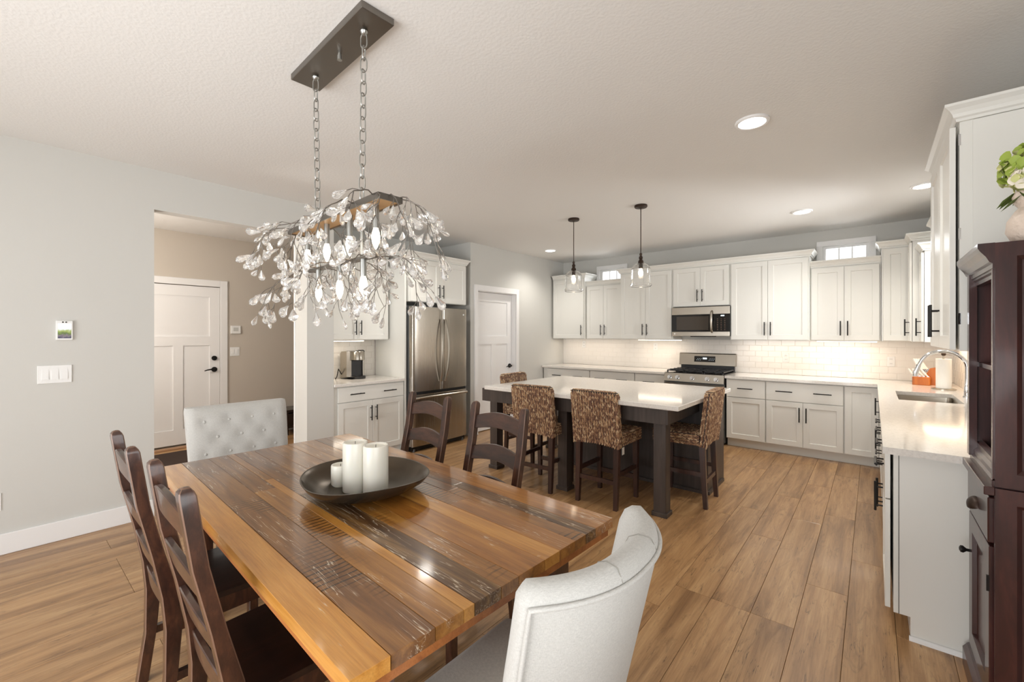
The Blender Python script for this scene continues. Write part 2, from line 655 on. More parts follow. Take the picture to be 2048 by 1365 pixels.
# back wall with two transom windows
WN = [(-3.605, -3.165), (-0.485, -0.035)]
wz0, wz1 = 2.18, 2.54
struct('wall_back', boxes((LX, WN[0][0], BY, BY + 0.14, 0, H), (WN[0][1], WN[1][0], BY, BY + 0.14, 0, H), (WN[1][1], RX, BY, BY + 0.14, 0, H),
                          *[(a, b, BY, BY + 0.14, 0, wz0) for a, b in WN], *[(a, b, BY, BY + 0.14, wz1, H) for a, b in WN]), M['wall'])
wall_back = bpy.data.objects['wall_back']
# right wall: sink window and dining window
SY0, SY1 = 4.84, 5.54
struct('wall_right', boxes((RX, RX + 0.14, NY, -1.7, 0, H), (RX, RX + 0.14, -1.7, 0.7, 0, 0.6), (RX, RX + 0.14, -1.7, 0.7, 2.3, H),
                           (RX, RX + 0.14, 0.7, SY0, 0, H), (RX, RX + 0.14, SY0, SY1, 0, 1.2), (RX, RX + 0.14, SY0, SY1, 2.2, H), (RX, RX + 0.14, SY1, BY + 0.14, 0, H)), M['wall'])
struct('wall_rear', boxes((LX - 0.12, -3.4, NY - 0.14, NY, 0, H), (-3.4, -0.2, NY - 0.14, NY, 2.2, H), (-0.2, RX + 0.14, NY - 0.14, NY, 0, H)), M['wall'])


def window_y(name, a, b, z0, z1, n, yin, w=0.065, gap=0.03):
    """window in a wall at y = yin, room on the -y side"""
    c = MB()
    c.box(a - w, b + w, yin - 0.016, yin, z1, z1 + w, 0.003)
    c.box(a - w, b + w, yin - 0.016, yin, z0 - w, z0, 0.003)
    c.box(a - w, a, yin - 0.016, yin, z0, z1, 0.003)
    c.box(b, b + w, yin - 0.016, yin, z0, z1, 0.003)
    o = struct(name, c, M['white'])
    s = MB()
    f = gap
    s.box(a, b, yin + 0.03, yin + 0.08, z1 - f, z1)
    s.box(a, b, yin + 0.03, yin + 0.08, z0, z0 + f)
    s.box(a, a + f, yin + 0.03, yin + 0.08, z0 + f, z1 - f)
    s.box(b - f, b, yin + 0.03, yin + 0.08, z0 + f, z1 - f)
    s.part('window_frame', M['white'], o)
    wp = (b - a - 2 * f) / n
    for i in range(n):
        p = MB()
        p.box(a + f + i * wp + 0.004, a + f + (i + 1) * wp - 0.004, yin + 0.052, yin + 0.056, z0 + f, z1 - f)
        p.part('pane', M['pane'], o)
        if i:
            q = MB()
            q.box(a + f + i * wp - 0.007, a + f + i * wp + 0.007, yin + 0.045, yin + 0.065, z0 + f, z1 - f)
            q.part('muntin', M['white'], o)
    return o


window_y('window_1', *WN[0], wz0, wz1, 3, BY)
window_y('window_2', *WN[1], wz0, wz1, 3, BY)


def window_x(name, a, b, z0, z1, n, xin, w=0.065):
    c = MB()
    for (y0, y1, q0, q1) in ((a - w, b + w, z1, z1 + w), (a - w, b + w, z0 - w, z0), (a - w, a, z0, z1), (b, b + w, z0, z1)):
        c.box(xin - 0.016, xin, y0, y1, q0, q1, 0.003)
    o = struct(name, c, M['white'])
    s = MB()
    f = 0.04
    for (y0, y1, q0, q1) in ((a, b, z1 - f, z1), (a, b, z0, z0 + f), (a, a + f, z0 + f, z1 - f), (b - f, b, z0 + f, z1 - f)):
        s.box(xin + 0.04, xin + 0.09, y0, y1, q0, q1)
    s.part('window_frame', M['white'], o)
    wp = (b - a - 2 * f) / n
    for i in range(n):
        p = MB()
        p.box(xin + 0.062, xin + 0.066, a + f + i * wp + 0.01, a + f + (i + 1) * wp - 0.01, z0 + f, z1 - f)
        p.part('pane', M['pane'], o)
        if i:
            q = MB()
            q.box(xin + 0.05, xin + 0.08, a + f + i * wp - 0.015, a + f + i * wp + 0.015, z0 + f, z1 - f)
            q.part('muntin', M['white'], o)
    return o


window_x('window_3', SY0, SY1, 1.2, 2.2, 2, RX)
window_x('window_4', -1.7, 0.7, 0.6, 2.3, 2, RX)
window_y('window_5', -3.4, -0.2, 0.02, 2.2, 2, NY - 0.14, 0.0, 0.06)

# baseboards
struct('baseboard_left', boxes((LX, LX + 0.016, NY, 0.808, 0, 0.135), (LX, LX + 0.016, 2.01, 2.29, 0, 0.135), bev=0.003), M['white'])
struct('baseboard_pantry', boxes((LX, LX + 0.016, 4.303, 4.375, 0, 0.135), (LX, LX + 0.016, 5.375, 6.05, 0, 0.135), bev=0.003), M['white'])
struct('baseboard_hall', boxes((HX, HX + 0.016, 2.03, 4.1, 0, 0.135), (HX, HX + 0.016, -0.5, 0.95, 0, 0.135), bev=0.003), M['white'])
struct('trim_1', boxes((-4.745, -4.72, 2.045, 2.29, 0.0, H), bev=0.003), M['white'])


def craftsman_door(name, rz, loc, w, h, right_handle, lever=True, deadbolt=False, thick=0.04):
    """local: front on -y, x across, three-panel door"""
    m = MB()
    st = 0.115
    pan = [(st, w - st, h - 0.13 - 0.52, h - 0.13), (st, w / 2 - 0.05, 0.2, h - 0.13 - 0.64), (w / 2 + 0.05, w - st, 0.2, h - 0.13 - 0.64)]
    m.box(0, w, 0.012, thick, 0.012, h)
    # frame around recessed panels
    m.box(0, st, 0, 0.012, 0.012, h)
    m.box(w - st, w, 0, 0.012, 0.012, h)
    m.box(st, w - st, 0, 0.012, h - 0.13, h)
    m.box(st, w - st, 0, 0.012, h - 0.77, h - 0.65)
    m.box(st, w - st, 0, 0.012, 0.012, 0.2)
    m.box(w / 2 - 0.05, w / 2 + 0.05, 0, 0.012, 0.2, h - 0.77)
    o = m.part(name, M['white'], None, None, kind='structure', loc=loc, rot=(0, 0, rz))
    hx = w - 0.065 if right_handle else 0.065
    d = -1 if right_handle else 1
    k = MB()
    k.cyl((hx, 0, 0.94), (hx, -0.014, 0.94), 0.033, 18)
    k.cyl((hx, -0.01, 0.94), (hx, -0.05, 0.94), 0.011, 10)
    if lever:
        k.tube([(hx, -0.05, 0.94), (hx + d * 0.04, -0.052, 0.946), (hx + d * 0.09, -0.05, 0.938), (hx + d * 0.12, -0.047, 0.928)], [0.012, 0.01, 0.008, 0.006], 8)
    else:
        k.lathe([(0.0, 0), (0.02, 0.003), (0.028, 0.015), (0.02, 0.03), (0.0, 0.033)], 0, 0, 14)
    k.part('door_handle', M['black'], o)
    if deadbolt:
        k = MB()
        k.cyl((hx, 0, 1.09), (hx, -0.016, 1.09), 0.031, 18)
        k.cyl((hx, -0.016, 1.09), (hx, -0.03, 1.09), 0.02, 14)
        k.part('deadbolt', M['black'], o)
    return o


# hall door (faces +x), pantry door (faces +x)
craftsman_door('door_1', PI / 2, (HX + 0.01, 1.035, 0.03), 0.905, 2.03, True, True, True)
craftsman_door('door_2', PI / 2, (LX - 0.075, 4.445, 0.0), 0.86, 2.06, True, True)
struct('trim_2', boxes((HX, HX + 0.02, 0.945, 1.03, 0, 2.155), (HX, HX + 0.02, 1.945, 2.03, 0, 2.155), (HX, HX + 0.02, 1.03, 1.945, 2.07, 2.155), bev=0.003), M['white'])
struct('trim_3', boxes((LX, LX + 0.02, 4.375, 4.44, 0, 2.15), (LX, LX + 0.02, 5.31, 5.375, 0, 2.15), (LX, LX + 0.02, 4.44, 5.31, 2.07, 2.15),
                       (LX - 0.075, LX, 4.436, 4.444, 0, 2.07), (LX - 0.12, LX, 5.306, 5.314, 0, 2.07), (LX - 0.12, LX, 4.44, 5.31, 2.064, 2.074), bev=0.002), M['white'])
struct('trim_4', boxes((HX + 0.03, HX + 0.1, 0.95, 2.03, 0, 0.025), bev=0.004), M['tan'])

# subway tiles: children of the back wall, and of the alcove wall
TW, TH, TG = 0.1524, 0.0762, 0.0022


def tile_mesh(w, h):
    m = MB()
    c = 0.0025
    x0, x1, z0, z1 = TG / 2, w - TG / 2, TG / 2, h - TG / 2
    A = [(x0, 0, z0), (x1, 0, z0), (x1, 0, z1), (x0, 0, z1)]
    B = [(x0, -0.002, z0), (x1, -0.002, z0), (x1, -0.002, z1), (x0, -0.002, z1)]
    C_ = [(x0 + c, -0.003, z0 + c), (x1 - c, -0.003, z0 + c), (x1 - c, -0.003, z1 - c), (x0 + c, -0.003, z1 - c)]
    m.loops([A, B, C_], False, True)
    return m.mesh('tile', M['tile'])


TM = {}


def tiling(parent, length, z0, z1, place):
    row = 0
    z = z0
    while z < z1 - 0.005:
        h = min(TH, z1 - z)
        s = -TW / 2 if row % 2 else 0.0
        while s < length - 0.004:
            a, b = max(s, 0), min(s + TW, length)
            if b - a > 0.006:
                key = (round(b - a, 3), round(h, 3))
                if key not in TM:
                    TM[key] = tile_mesh(*key)
                place(TM[key], a, z)
            s += TW
        z += TH
        row += 1


GY = BY - 0.004
grout = boxes((LX + 0.001, RX - 0.001, GY, BY, 0.906, 1.36))
grout.part('grout', M['grout'], wall_back, None)
tiling(wall_back, RX - LX, 0.906, 1.36, lambda me, a, z: link('tile', me, wall_back, loc=(LX + a, GY, z)))
wall_alcove = bpy.data.objects['wall_alcove']
boxes((-5.0, -4.996, 2.29, 3.2, 0.906, 1.40)).part('grout', M['grout'], wall_alcove, None)
tiling(wall_alcove, 0.885, 0.906, 1.37, lambda me, a, z: link('tile', me, wall_alcove, loc=(-4.996, 2.295 + a, z), rot=(0, 0, PI / 2)))
wall_right = bpy.data.objects['wall_right']
boxes((RX - 0.004, RX, 2.78, BY, 0.906, 1.40)).part('grout', M['grout'], wall_right, None)
tiling(wall_right, 3.85, 0.906, 1.20, lambda me, a, z: link('tile', me, wall_right, loc=(RX - 0.004, BY - 0.008 - a, z), rot=(0, 0, -PI / 2)))

# ================================================================== CABINETS (local: x across, front at y=0 facing -y, depth +y)
DT = 0.02      # door thickness


def shaker(w, h, fw=0.06, rec=0.009):
    """door mesh: front at y=-DT, x 0..w, z 0..h"""
    m = MB()
    c = 0.0018

    def R(o, y):
        return [(o, y, o), (w - o, y, o), (w - o, y, h - o), (o, y, h - o)]
    m.loops([R(0, 0), R(0, -DT + c), R(c, -DT), R(fw, -DT), R(fw + 0.004, -DT + rec), R(fw + 0.0041, -DT + rec)], True, True)
    return m


def slab(w, h):
    m = MB()
    c = 0.0018

    def R(o, y):
        return [(o, y, o), (w - o, y, o), (w - o, y, h - o), (o, y, h - o)]
    m.loops([R(0, 0), R(0, -DT + c), R(c, -DT)], True, True)
    return m


def pull(L=0.17, vertical=True):
    m = MB()
    y = -DT - 0.034
    d = L / 2
    e = d - 0.032
    if vertical:
        m.cyl((0, y, -d), (0, y, d), 0.0062, 10)
        m.cyl((0, -DT, -e), (0, y, -e), 0.0045, 8)
        m.cyl((0, -DT, e), (0, y, e), 0.0045, 8)
    else:
        m.cyl((-d, y, 0), (d, y, 0), 0.0062, 10)
        m.cyl((-e, -DT, 0), (-e, y, 0), 0.0045, 8)
        m.cyl((e, -DT, 0), (e, y, 0), 0.0045, 8)
    return m


PULLV = pull().mesh('handle', M['black'], 40)
PULLH = pull(0.17, False).mesh('handle', M['black'], 40)


DGAP = [0.003]


def add_door(T, x0, x1, z0, z1, handle=None, top=False, gap=0.0015):
    w, h = x1 - x0 - 2 * gap, z1 - z0 - 2 * gap
    d = shaker(w, h).part('door', M['cab'], T, None, loc=(x0 + gap, -DGAP[0], z0 + gap))
    if handle:
        hx = 0.032 if handle == 'l' else w - 0.032
        hz = h - 0.14 if top else 0.14
        link('handle', PULLV, d, loc=(hx, 0, hz), label='black bar handle')
    return d


def add_drawer(T, x0, x1, z0, z1, handles=1, gap=0.0015):
    w, h = x1 - x0 - 2 * gap, z1 - z0 - 2 * gap
    d = slab(w, h).part('drawer', M['cab'], T, None, loc=(x0 + gap, -DGAP[0], z0 + gap))
    for i in range(handles):
        hx = w * (i + 0.5) / handles
        link('handle', PULLH, d, loc=(hx, 0, h * 0.52), label='black bar handle')
    return d


CROWN = [(0.0, 0.0), (0.012, 0.0), (0.014, 0.012), (0.022, 0.018), (0.026, 0.032), (0.036, 0.048), (0.047, 0.058), (0.052, 0.062), (0.052, 0.074), (0.0, 0.074)]


def crown(T, x0, x1, depth, z, left=True, right=True, profile=CROWN, mat=None):
    m = MB()
    rings = []
    for o, dz in profile:
        pts = []
        if left:
            pts += [(x0 - o, depth, z + dz), (x0 - o, -o, z + dz)]
        else:
            pts += [(x0, -o, z + dz)]
        if right:
            pts += [(x1 + o, -o, z + dz), (x1 + o, depth, z + dz)]
        else:
            pts += [(x1, -o, z + dz)]
        rings.append(pts)
    m.loops(rings, False, False, closed=False)
    # top and back closure
    t = rings[-2]
    for a in (0,):
        try:
            m.bm.faces.new([m.bm.verts.new(p) for p in ([(x0, depth, z + 0.074)] if not left else []) + t + ([(x1, depth, z + 0.074)] if not right else [])])
        except ValueError:
            pass
    return m.part('crown_moulding', mat or M['cab'], T, None)


def upper(label, loc, rz, w, depth, z0, z1, ndoors, handles, cr=True, cl=True, crr=True, dz0=0.0, name='upper_cabinet'):
    T = thing(name, label, 'cabinet', (loc[0], loc[1], z0), rz)
    h = z1 - z0
    b = MB()
    b.box(0, w, 0, depth, 0, h)
    b.part('cabinet_body', M['cab'], T, None)
    dw = w / ndoors
    e = 0.012
    for i in range(ndoors):
        a0 = e if i == 0 else i * dw
        a1 = w - e if i == ndoors - 1 else (i + 1) * dw
        add_door(T, a0, a1, 0.004, h - 0.012, handles[i])
    if cr:
        crown(T, 0, w, depth, h, cl, crr)
    return T


BYC = BY - 0.013
YT, YL = 6.32, 6.38        # body fronts of tall/deep and low/shallow back wall units
ZB = 1.362
upper('tall single-door white upper cabinet in the far left kitchen corner', (-4.33, YT), 0, 0.632, BYC - YT, ZB, 2.385, 1, ['r'], cl=False)
upper('low double-door white upper cabinet under the left transom window', (-3.695, YL), 0, 0.64, BYC - YL, ZB, 2.245, 2, ['r', 'l'], cl=False, crr=False)
upper('tall double-door white upper cabinet just left of the microwave', (-3.052, YT), 0, 0.820, BYC - YT, ZB, 2.385, 2, ['r', 'l'], crr=False)
upper('short double-door white cabinet mounted above the microwave', (-2.231, YT), 0, 0.764, BYC - YT, 1.83, 2.385, 2, ['r', 'l'], cl=False, crr=False)
upper('tall double-door white upper cabinet right of the microwave', (-1.466, YT), 0, 0.878, BYC - YT, ZB, 2.385, 2, ['r', 'l'], cl=False)
upper('low double-door white upper cabinet under the right transom window', (-0.587, YL), 0, 0.655, BYC - YL, ZB, 2.245, 2, ['r', 'l'], cl=False, crr=False)
upper('narrow tall white corner cabinet without handle right of the transom window', (0.072, YT), 0, 0.235, BYC - YT, ZB, 2.39, 1, [None], crr=False)
# right wall uppers, facing -x; local x runs towards -y
XT, XL = 0.308, 0.377
upper('tall white upper cabinet on the right wall beside the back corner', (XT, 6.30), -PI / 2, 0.33, RX - 0.013 - XT, ZB, 2.385, 1, ['r'], cl=False)
upper('low white upper cabinet with brightly lit end beyond the sink window', (XL, 5.966), -PI / 2, 0.29, RX - 0.013 - XL, ZB, 2.235, 1, ['r'], cl=False)
upper('low white upper cabinet between the sink window and the large right cabinet', (XL, 4.70), -PI / 2, 1.065, RX - 0.013 - XL, ZB, 2.235, 2, ['r', 'l'], crr=False)
DGAP[0] = 0.011
BIGC = upper('large tall white upper cabinet with two doors above the dark hutch', (0.297, 3.63), -PI / 2, 0.865, RX - 0.013 - 0.297, ZB, 2.385, 2, ['r', 'l'])
DGAP[0] = 0.003
ep = MB()
ep.box(0.867, 0.872, 0.04, RX - 0.013 - 0.297, 0, 1.02)
ep.part('end_panel', M['cab'], BIGC, None)
hg = MB()
for z in (0.12, 0.5, 0.92):
    hg.box(0.858, 0.866, -0.004, 0.004, z, z + 0.05)
hg.part('hinge', M['chrome'], BIGC, None, label='small steel hinges in the door gap')
# alcove uppers, facing +x; local x runs towards +y
upper('double-door white upper cabinet above the coffee maker', (-4.67, 2.30), PI / 2, 0.865, 0.318, 1.37, 2.385, 2, ['r', 'l'], cl=False, crr=False)
FRC = upper('short double-door white cabinet with tall side panel above the steel refrigerator', (-4.35, 3.24), PI / 2, 0.96, 0.638, 1.842, 2.385, 2, ['r', 'l'])

boxes((-0.053, -0.029, 0.01, 0.634, -1.842, 0.54)).part('side_panel', M['cab'], FRC, None)


def base(label, loc, rz, w, depth, fronts, top=0.872, toe=0.105, toe_depth=0.06, name='base_cabinet'):
    """fronts: list of (kind, x0, x1, z0, z1, extra)"""
    T = thing(name, label, 'cabinet', (loc[0], loc[1], 0), rz)
    b = MB()
    b.box(0, w, 0, depth, toe, top)
    b.part('cabinet_body', M['cab'], T, None)
    b = MB()
    b.box(0, w, toe_depth, toe_depth + 0.016, 0, toe)
    b.box(0, w, toe_depth + 0.016, depth, 0, toe)
    b.part('toe_kick', M['cab'], T, None)
    for f in fronts:
        if f[0] == 'door':
            add_door(T, f[1], f[2], f[3], f[4], f[5], True)
        else:
            add_drawer(T, f[1], f[2], f[3], f[4], f[5])
    return T


BFY = 6.055          # base fronts (body) on the back wall
DS, DTOP, DB = 0.64, 0.862, 0.112
BD = BY - 0.004 - BFY
base('white base cabinet with wide drawer in the far left kitchen corner', (-4.342, BFY), 0, 0.901, BD, [('drawer', 0.09, 0.896, DS, DTOP, 2), ('door', 0.09, 0.493, DB, DS - 0.004, 'r'), ('door', 0.493, 0.896, DB, DS - 0.004, 'l')])
base('white base cabinet with wide drawer second left of the stove', (-3.441, BFY), 0, 0.75, BD, [('drawer', 0.005, 0.745, DS, DTOP, 2), ('door', 0.005, 0.375, DB, DS - 0.004, 'r'), ('door', 0.375, 0.745, DB, DS - 0.004, 'l')])
base('narrow white base cabinet directly left of the stove', (-2.691, BFY), 0, 0.448, BD, [('drawer', 0.005, 0.443, DS, DTOP, 1), ('door', 0.005, 0.443, DB, DS - 0.004, 'r')])
base('narrow white base cabinet directly right of the stove', (-1.452, BFY), 0, 0.445, BD, [('drawer', 0.005, 0.44, DS, DTOP, 1), ('door', 0.005, 0.44, DB, DS - 0.004, None)])
base('wide white base cabinet with two-handle drawer right of the stove', (-1.007, BFY), 0, 0.76, BD, [('drawer', 0.005, 0.755, DS, DTOP, 2), ('door', 0.005, 0.38, DB, DS - 0.004, 'r'), ('door', 0.38, 0.755, DB, DS - 0.004, 'l')])
base('white base cabinet with full-height door in the right kitchen corner', (-0.247, BFY), 0, 0.30, BD, [('door', 0.005, 0.295, DB, DTOP, None)])
# right run facing -x
RFX = 0.075
RD = RX - 0.004 - RFX
base('white corner base cabinet under the right worktop beyond the sink', (RFX, 6.05), -PI / 2, 0.50, RD, [('door', 0.1, 0.495, DB, DTOP, 'r')])
base('white sink base cabinet with two doors under the faucet', (RFX, 5.55), -PI / 2, 0.90, RD, [('drawer', 0.005, 0.895, DS, DTOP, 0), ('door', 0.005, 0.45, DB, DS - 0.004, 'r'), ('door', 0.45, 0.895, DB, DS - 0.004, 'l')], top=0.66)
base('white three-drawer base cabinet between sink and end cabinet', (RFX, 4.65), -PI / 2, 0.76, RD, [('drawer', 0.005, 0.755, DS, DTOP, 2), ('drawer', 0.005, 0.755, 0.38, DS - 0.004, 2), ('drawer', 0.005, 0.755, DB, 0.376, 2)])
base('white base cabinet with drawer and doors next to the end cabinet', (RFX, 3.89), -PI / 2, 0.55, RD, [('drawer', 0.005, 0.545, DS, DTOP, 1), ('door', 0.005, 0.545, DB, DS - 0.004, 'r')])
DGAP[0] = 0.011
EC = base('white end base cabinet with plain side panel beside the dark hutch', (RFX, 3.34), -PI / 2, 0.565, RD, [('drawer', 0.005, 0.561, DS, DTOP, 1), ('door', 0.005, 0.561, DB, DS - 0.004, 'l')])
DGAP[0] = 0.003
m = MB()
m.prism([(0.0, 0.105), (0.06, 0.105), (0.06, 0.0), (RD, 0.0), (RD, 0.872), (0.0, 0.872)], 0, 0.566, 0.576)
m.part('end_panel', M['cab'], EC, None)
m = MB()
m.prism([(0.578, 0.0), (0.592, 0.0), (0.590, 0.012), (0.584, 0.019), (0.578, 0.02)], 1, 0.055, RD)
m.bm.verts.ensure_lookup_table()
m.part('shoe_moulding', M['white'], EC, None)
m = MB()
m.box(0.5762, 0.5772, 0.018, 0.0205, 0.105, 0.872)
m.part('seam', M['slot'], EC, None)
# alcove base facing +x
base('white base cabinet under the coffee maker with two-handle drawer', (-4.385, 2.30), PI / 2, 0.88, 0.60, [('drawer', 0.04, 0.875, 0.70, DTOP, 2), ('door', 0.04, 0.457, DB, 0.695, 'r'), ('door', 0.457, 0.875, DB, 0.695, 'l')])

# ================================================================== COUNTERTOPS
CT, CB = 0.906, 0.874
ct = thing('countertop', 'white quartz worktop left of the stove on the back wall', 'countertop', (-4.345, 6.0, CB))
boxes((0, 2.105, 0, 0.681, 0, CT - CB), bev=0.003).part('slab', M['quartz'], ct, None)
ct = thing('countertop', 'L-shaped white quartz worktop holding the sink', 'countertop', (0.035, 2.69, CB))
SX0, SX1, SK0, SK1 = 0.16, 0.535, 4.72, 5.42
m = MB()
t = CT - CB
ox, oy = 0.035, 2.69


def cbox(x0, x1, y0, y1, mm=None):
    (mm or m).box(x0 - ox, x1 - ox, y0 - oy, y1 - oy, 0, t)


cbox(-1.46, 0.035, 6.0, 6.681)
cbox(0.035, RX - 0.005, 5.42, 6.681)
cbox(0.035, SX0, SK0, SK1)
cbox(SX1, RX - 0.005, SK0, SK1)
cbox(0.035, RX - 0.005, 2.69, SK0)
bmesh.ops.remove_doubles(m.bm, verts=m.bm.verts, dist=1e-5)
m.part('slab', M['quartz'], ct, None)
ct = thing('countertop', 'small white quartz worktop under the coffee maker', 'countertop', (-4.345, 2.293, CB))
boxes((-0.65, 0, 0, 0.892, 0, CT - CB), bev=0.003).part('slab', M['quartz'], ct, None)

# sink
sk = thing('sink', 'undermount stainless steel sink set in the right worktop', 'sink', ((SX0 + SX1) / 2, (SK0 + SK1) / 2, 0.69))
m = MB()
w, d = (SX1 - SX0) / 2 + 0.004, (SK1 - SK0) / 2 + 0.004


def RR(w, d, r, z, n=5):
    pts = []
    for cx, cy, a0 in ((w - r, d - r, 0), (-w + r, d - r, PI / 2), (-w + r, -d + r, PI), (w - r, -d + r, 1.5 * PI)):
        for i in range(n):
            a = a0 + PI / 2 * i / (n - 1)
            pts.append((cx + r * math.cos(a), cy + r * math.sin(a), z))
    return pts


m.loops([RR(w + 0.01, d + 0.01, 0.05, 0.0), RR(w + 0.012, d + 0.012, 0.05, 0.182), RR(w, d, 0.045, 0.182), RR(w - 0.01, d - 0.01, 0.05, 0.03), RR(w - 0.04, d - 0.04, 0.05, 0.012)], True, True)
m.part('basin', M['steel'], sk, 40)
m = MB()
m.lathe([(0.045, 0.012), (0.045, 0.016), (0.03, 0.015), (0.0, 0.014)], 0, 0, 20)
m.part('drain', M['chrome'], sk)
# faucet
fc = thing('faucet', 'tall chrome gooseneck faucet behind the sink', 'faucet', (0.605, 5.22, CT), PI)
m = MB()
m.lathe([(0.028, 0), (0.028, 0.008), (0.022, 0.014), (0.021, 0.08), (0.017, 0.1), (0.015, 0.16)], 0, 0, 18)
m.part('faucet_body', M['chrome'], fc)
m = MB()
arc = [(0, 0, 0.15), (0, 0, 0.25)] + [(0.145 - 0.145 * math.cos(a), 0, 0.25 + 0.135 * math.sin(a)) for a in [PI * i / 14 for i in range(1, 13)]]
arc += [(0.305, 0, 0.24)]
m.tube(arc, [0.0145] * len(arc), 12)
m.part('spout', M['chrome'], fc)
m = MB()
m.tube([(0.296, 0, 0.262), (0.318, 0, 0.19), (0.322, 0, 0.165)], [0.017, 0.02, 0.018], 12)
m.part('spray_head', M['chrome'], fc)
m = MB()
m.cyl((0, 0.0, 0.05), (0, 0.05, 0.055), 0.013, 12)
m.tube([(0, 0.05, 0.055), (0, 0.07, 0.07), (0.005, 0.085, 0.12)], [0.011, 0.009, 0.006], 10)
m.part('faucet_handle', M['chrome'], fc)
dp = thing('soap_dispenser', 'small chrome soap dispenser beside the faucet', 'dispenser', (0.625, 4.93, CT))
m = MB()
m.lathe([(0.024, 0), (0.024, 0.006), (0.016, 0.012), (0.014, 0.05), (0.018, 0.055), (0.018, 0.075), (0.004, 0.08)], 0, 0, 16)
m.tube([(0, 0, 0.07), (-0.05, 0, 0.078), (-0.06, 0, 0.068)], 0.006, 8)
m.part('pump', M['chrome'], dp)
# paper towels
ph = thing('paper_towel_holder', 'steel paper towel stand with ball finial near the faucet', 'holder', (0.52, 5.84, CT))
m = MB()
m.lathe([(0.088, 0), (0.088, 0.008), (0.08, 0.013), (0.01, 0.014), (0.007, 0.02), (0.007, 0.325), (0.004, 0.327)], 0, 0, 28)
m.part('stand', M['steel'], ph)
m = MB()
m.lathe([(0.0, 0.322), (0.013, 0.327), (0.019, 0.342), (0.013, 0.357), (0.0, 0.362)], 0, 0, 16)
m.part('finial', M['bronze'], ph)
pr = MB()
pr.lathe([(0.02, 0.0), (0.055, 0.0), (0.0555, 0.28), (0.02, 0.28)], 0, 0, 36, cap0=False, cap1=False)
pr.loops([[(0.02 * math.cos(2 * PI * i / 36), 0.02 * math.sin(2 * PI * i / 36), z) for i in range(36)] for z in (0, 0.28)], False, False)
tag(pr.part('paper_towel_roll', M['paper'], None, 35, loc=(0.52, 5.84, CT + 0.0145)), 'white paper towel roll on the steel stand', 'paper roll')
# knife block
kb = thing('knife_block', 'amber wooden knife block in the right back corner', 'knife block', (0.40, 6.24, CT), math.radians(-12))
m = MB()
m.box(-0.075, 0.06, -0.05, 0.03, 0, 0.085, 0.003)
m.part('front_block', M['knifewood'], kb, None)
m = MB()
m.prism([(-0.03, 0), (0.145, 0), (0.16, 0.11), (0.09, 0.185), (0.05, 0.175)], 1, 0.031, 0.13)
m.part('rear_block', M['knifewood'], kb, None)


def knife(s):
    m = MB()
    m.tube([(0, 0, 0.0), (0, 0, 0.012)], [0.008 * s, 0.009 * s], 8)
    m.tube([(0, 0, 0.012), (0, 0, 0.05 * s), (0.004, 0, 0.085 * s), (0.0, 0, 0.105 * s)], [0.0085 * s, 0.010 * s, 0.010 * s, 0.006 * s], 8)
    return m


kr = random.Random(3)
kmesh = {}
for i in range(8):
    row = i // 4
    nm = 'kitchen_knife'
    s = 0.9 if row == 0 else 1.25
    if row not in kmesh:
        a = MB()
        a.tube([(0, 0, 0.01), (0, 0, 0.06 * s), (0.006, 0, 0.11 * s)], [0.008 * s, 0.010 * s, 0.007 * s], 8)
        b = MB()
        b.box(-0.009 * s, 0.009 * s, -0.0012, 0.0012, -0.02, 0.012)
        kmesh[row] = (a.mesh('knife_handle', M['plastic'], 40), b.mesh('knife_blade', M['chrome']))
    mt = Matrix.Translation(Vector((0.40, 6.24, CT))) @ Matrix.Rotation(math.radians(-12), 4, 'Z')
    p = mt @ (Vector((-0.055 + 0.033 * (i % 4), -0.01, 0.085)) if row == 0 else Vector((-0.012 + 0.012 * (i % 4), 0.045 + 0.022 * (i % 4), 0.15)))
    K = thing(nm, ('small white-handled knife in the front of the knife block, ' if row == 0 else 'large white-handled knife in the rear of the knife block, ') + ('leftmost', 'second from left', 'third from left', 'rightmost')[i % 4], 'knife', p, 0, 'front knives in the wooden block' if row == 0 else 'rear knives in the wooden block')
    K.rotation_euler = (0, math.radians(-38 if row == 0 else -32), math.radians(-12))
    link('knife_handle', kmesh[row][0], K)
    link('knife_blade', kmesh[row][1], K)

# ================================================================== UNDER CABINET LIGHTS
for (x0, x1, y, z, lab) in ((-2.80, -2.14, 6.40, ZB, 'lit white light bar under the cabinet left of the microwave'), (-0.53, 0.04, 6.44, ZB, 'lit white light bar under the right transom cabinet'),
                            ):
    T = thing('light_bar', lab, 'light', (x0, y, z - 0.016))
    boxes((0, x1 - x0, 0, 0.04, 0.006, 0.016)).part('housing', M['plastic'], T, None)
    boxes((0.005, x1 - x0 - 0.005, 0.003, 0.037, 0.0, 0.006)).part('diffuser', M['bar'], T, None)
    area('light_bar_glow', ((x0 + x1) / 2, y + 0.02, z - 0.02), (0, 0, 0), x1 - x0, 0.03, 1.7, (1, 0.84, 0.68))
T = thing('light_bar', 'lit white light bar above the coffee maker', 'light', (-4.72, 2.32, 1.354))
boxes((0, 0.04, 0, 0.52, 0.006, 0.016)).part('housing', M['plastic'], T, None)
boxes((0.003, 0.037, 0.005, 0.515, 0, 0.006)).part('diffuser', M['bar'], T, None)
area('light_bar_glow', (-3.7, 6.45, ZB - 0.004), (0, 0, 0), 1.1, 0.03, 1.8, (1, 0.84, 0.68))
area('light_bar_glow', (-1.02, 6.45, ZB - 0.004), (0, 0, 0), 0.7, 0.03, 1.5, (1, 0.84, 0.68))
area('light_bar_glow', (-4.70, 2.58, 1.345), (0, 0, 0), 0.03, 0.5, 1.4, (1, 0.88, 0.74))
T = thing('light_bar', 'white light bar under the large right cabinet', 'light', (0.42, 2.95, 1.346))
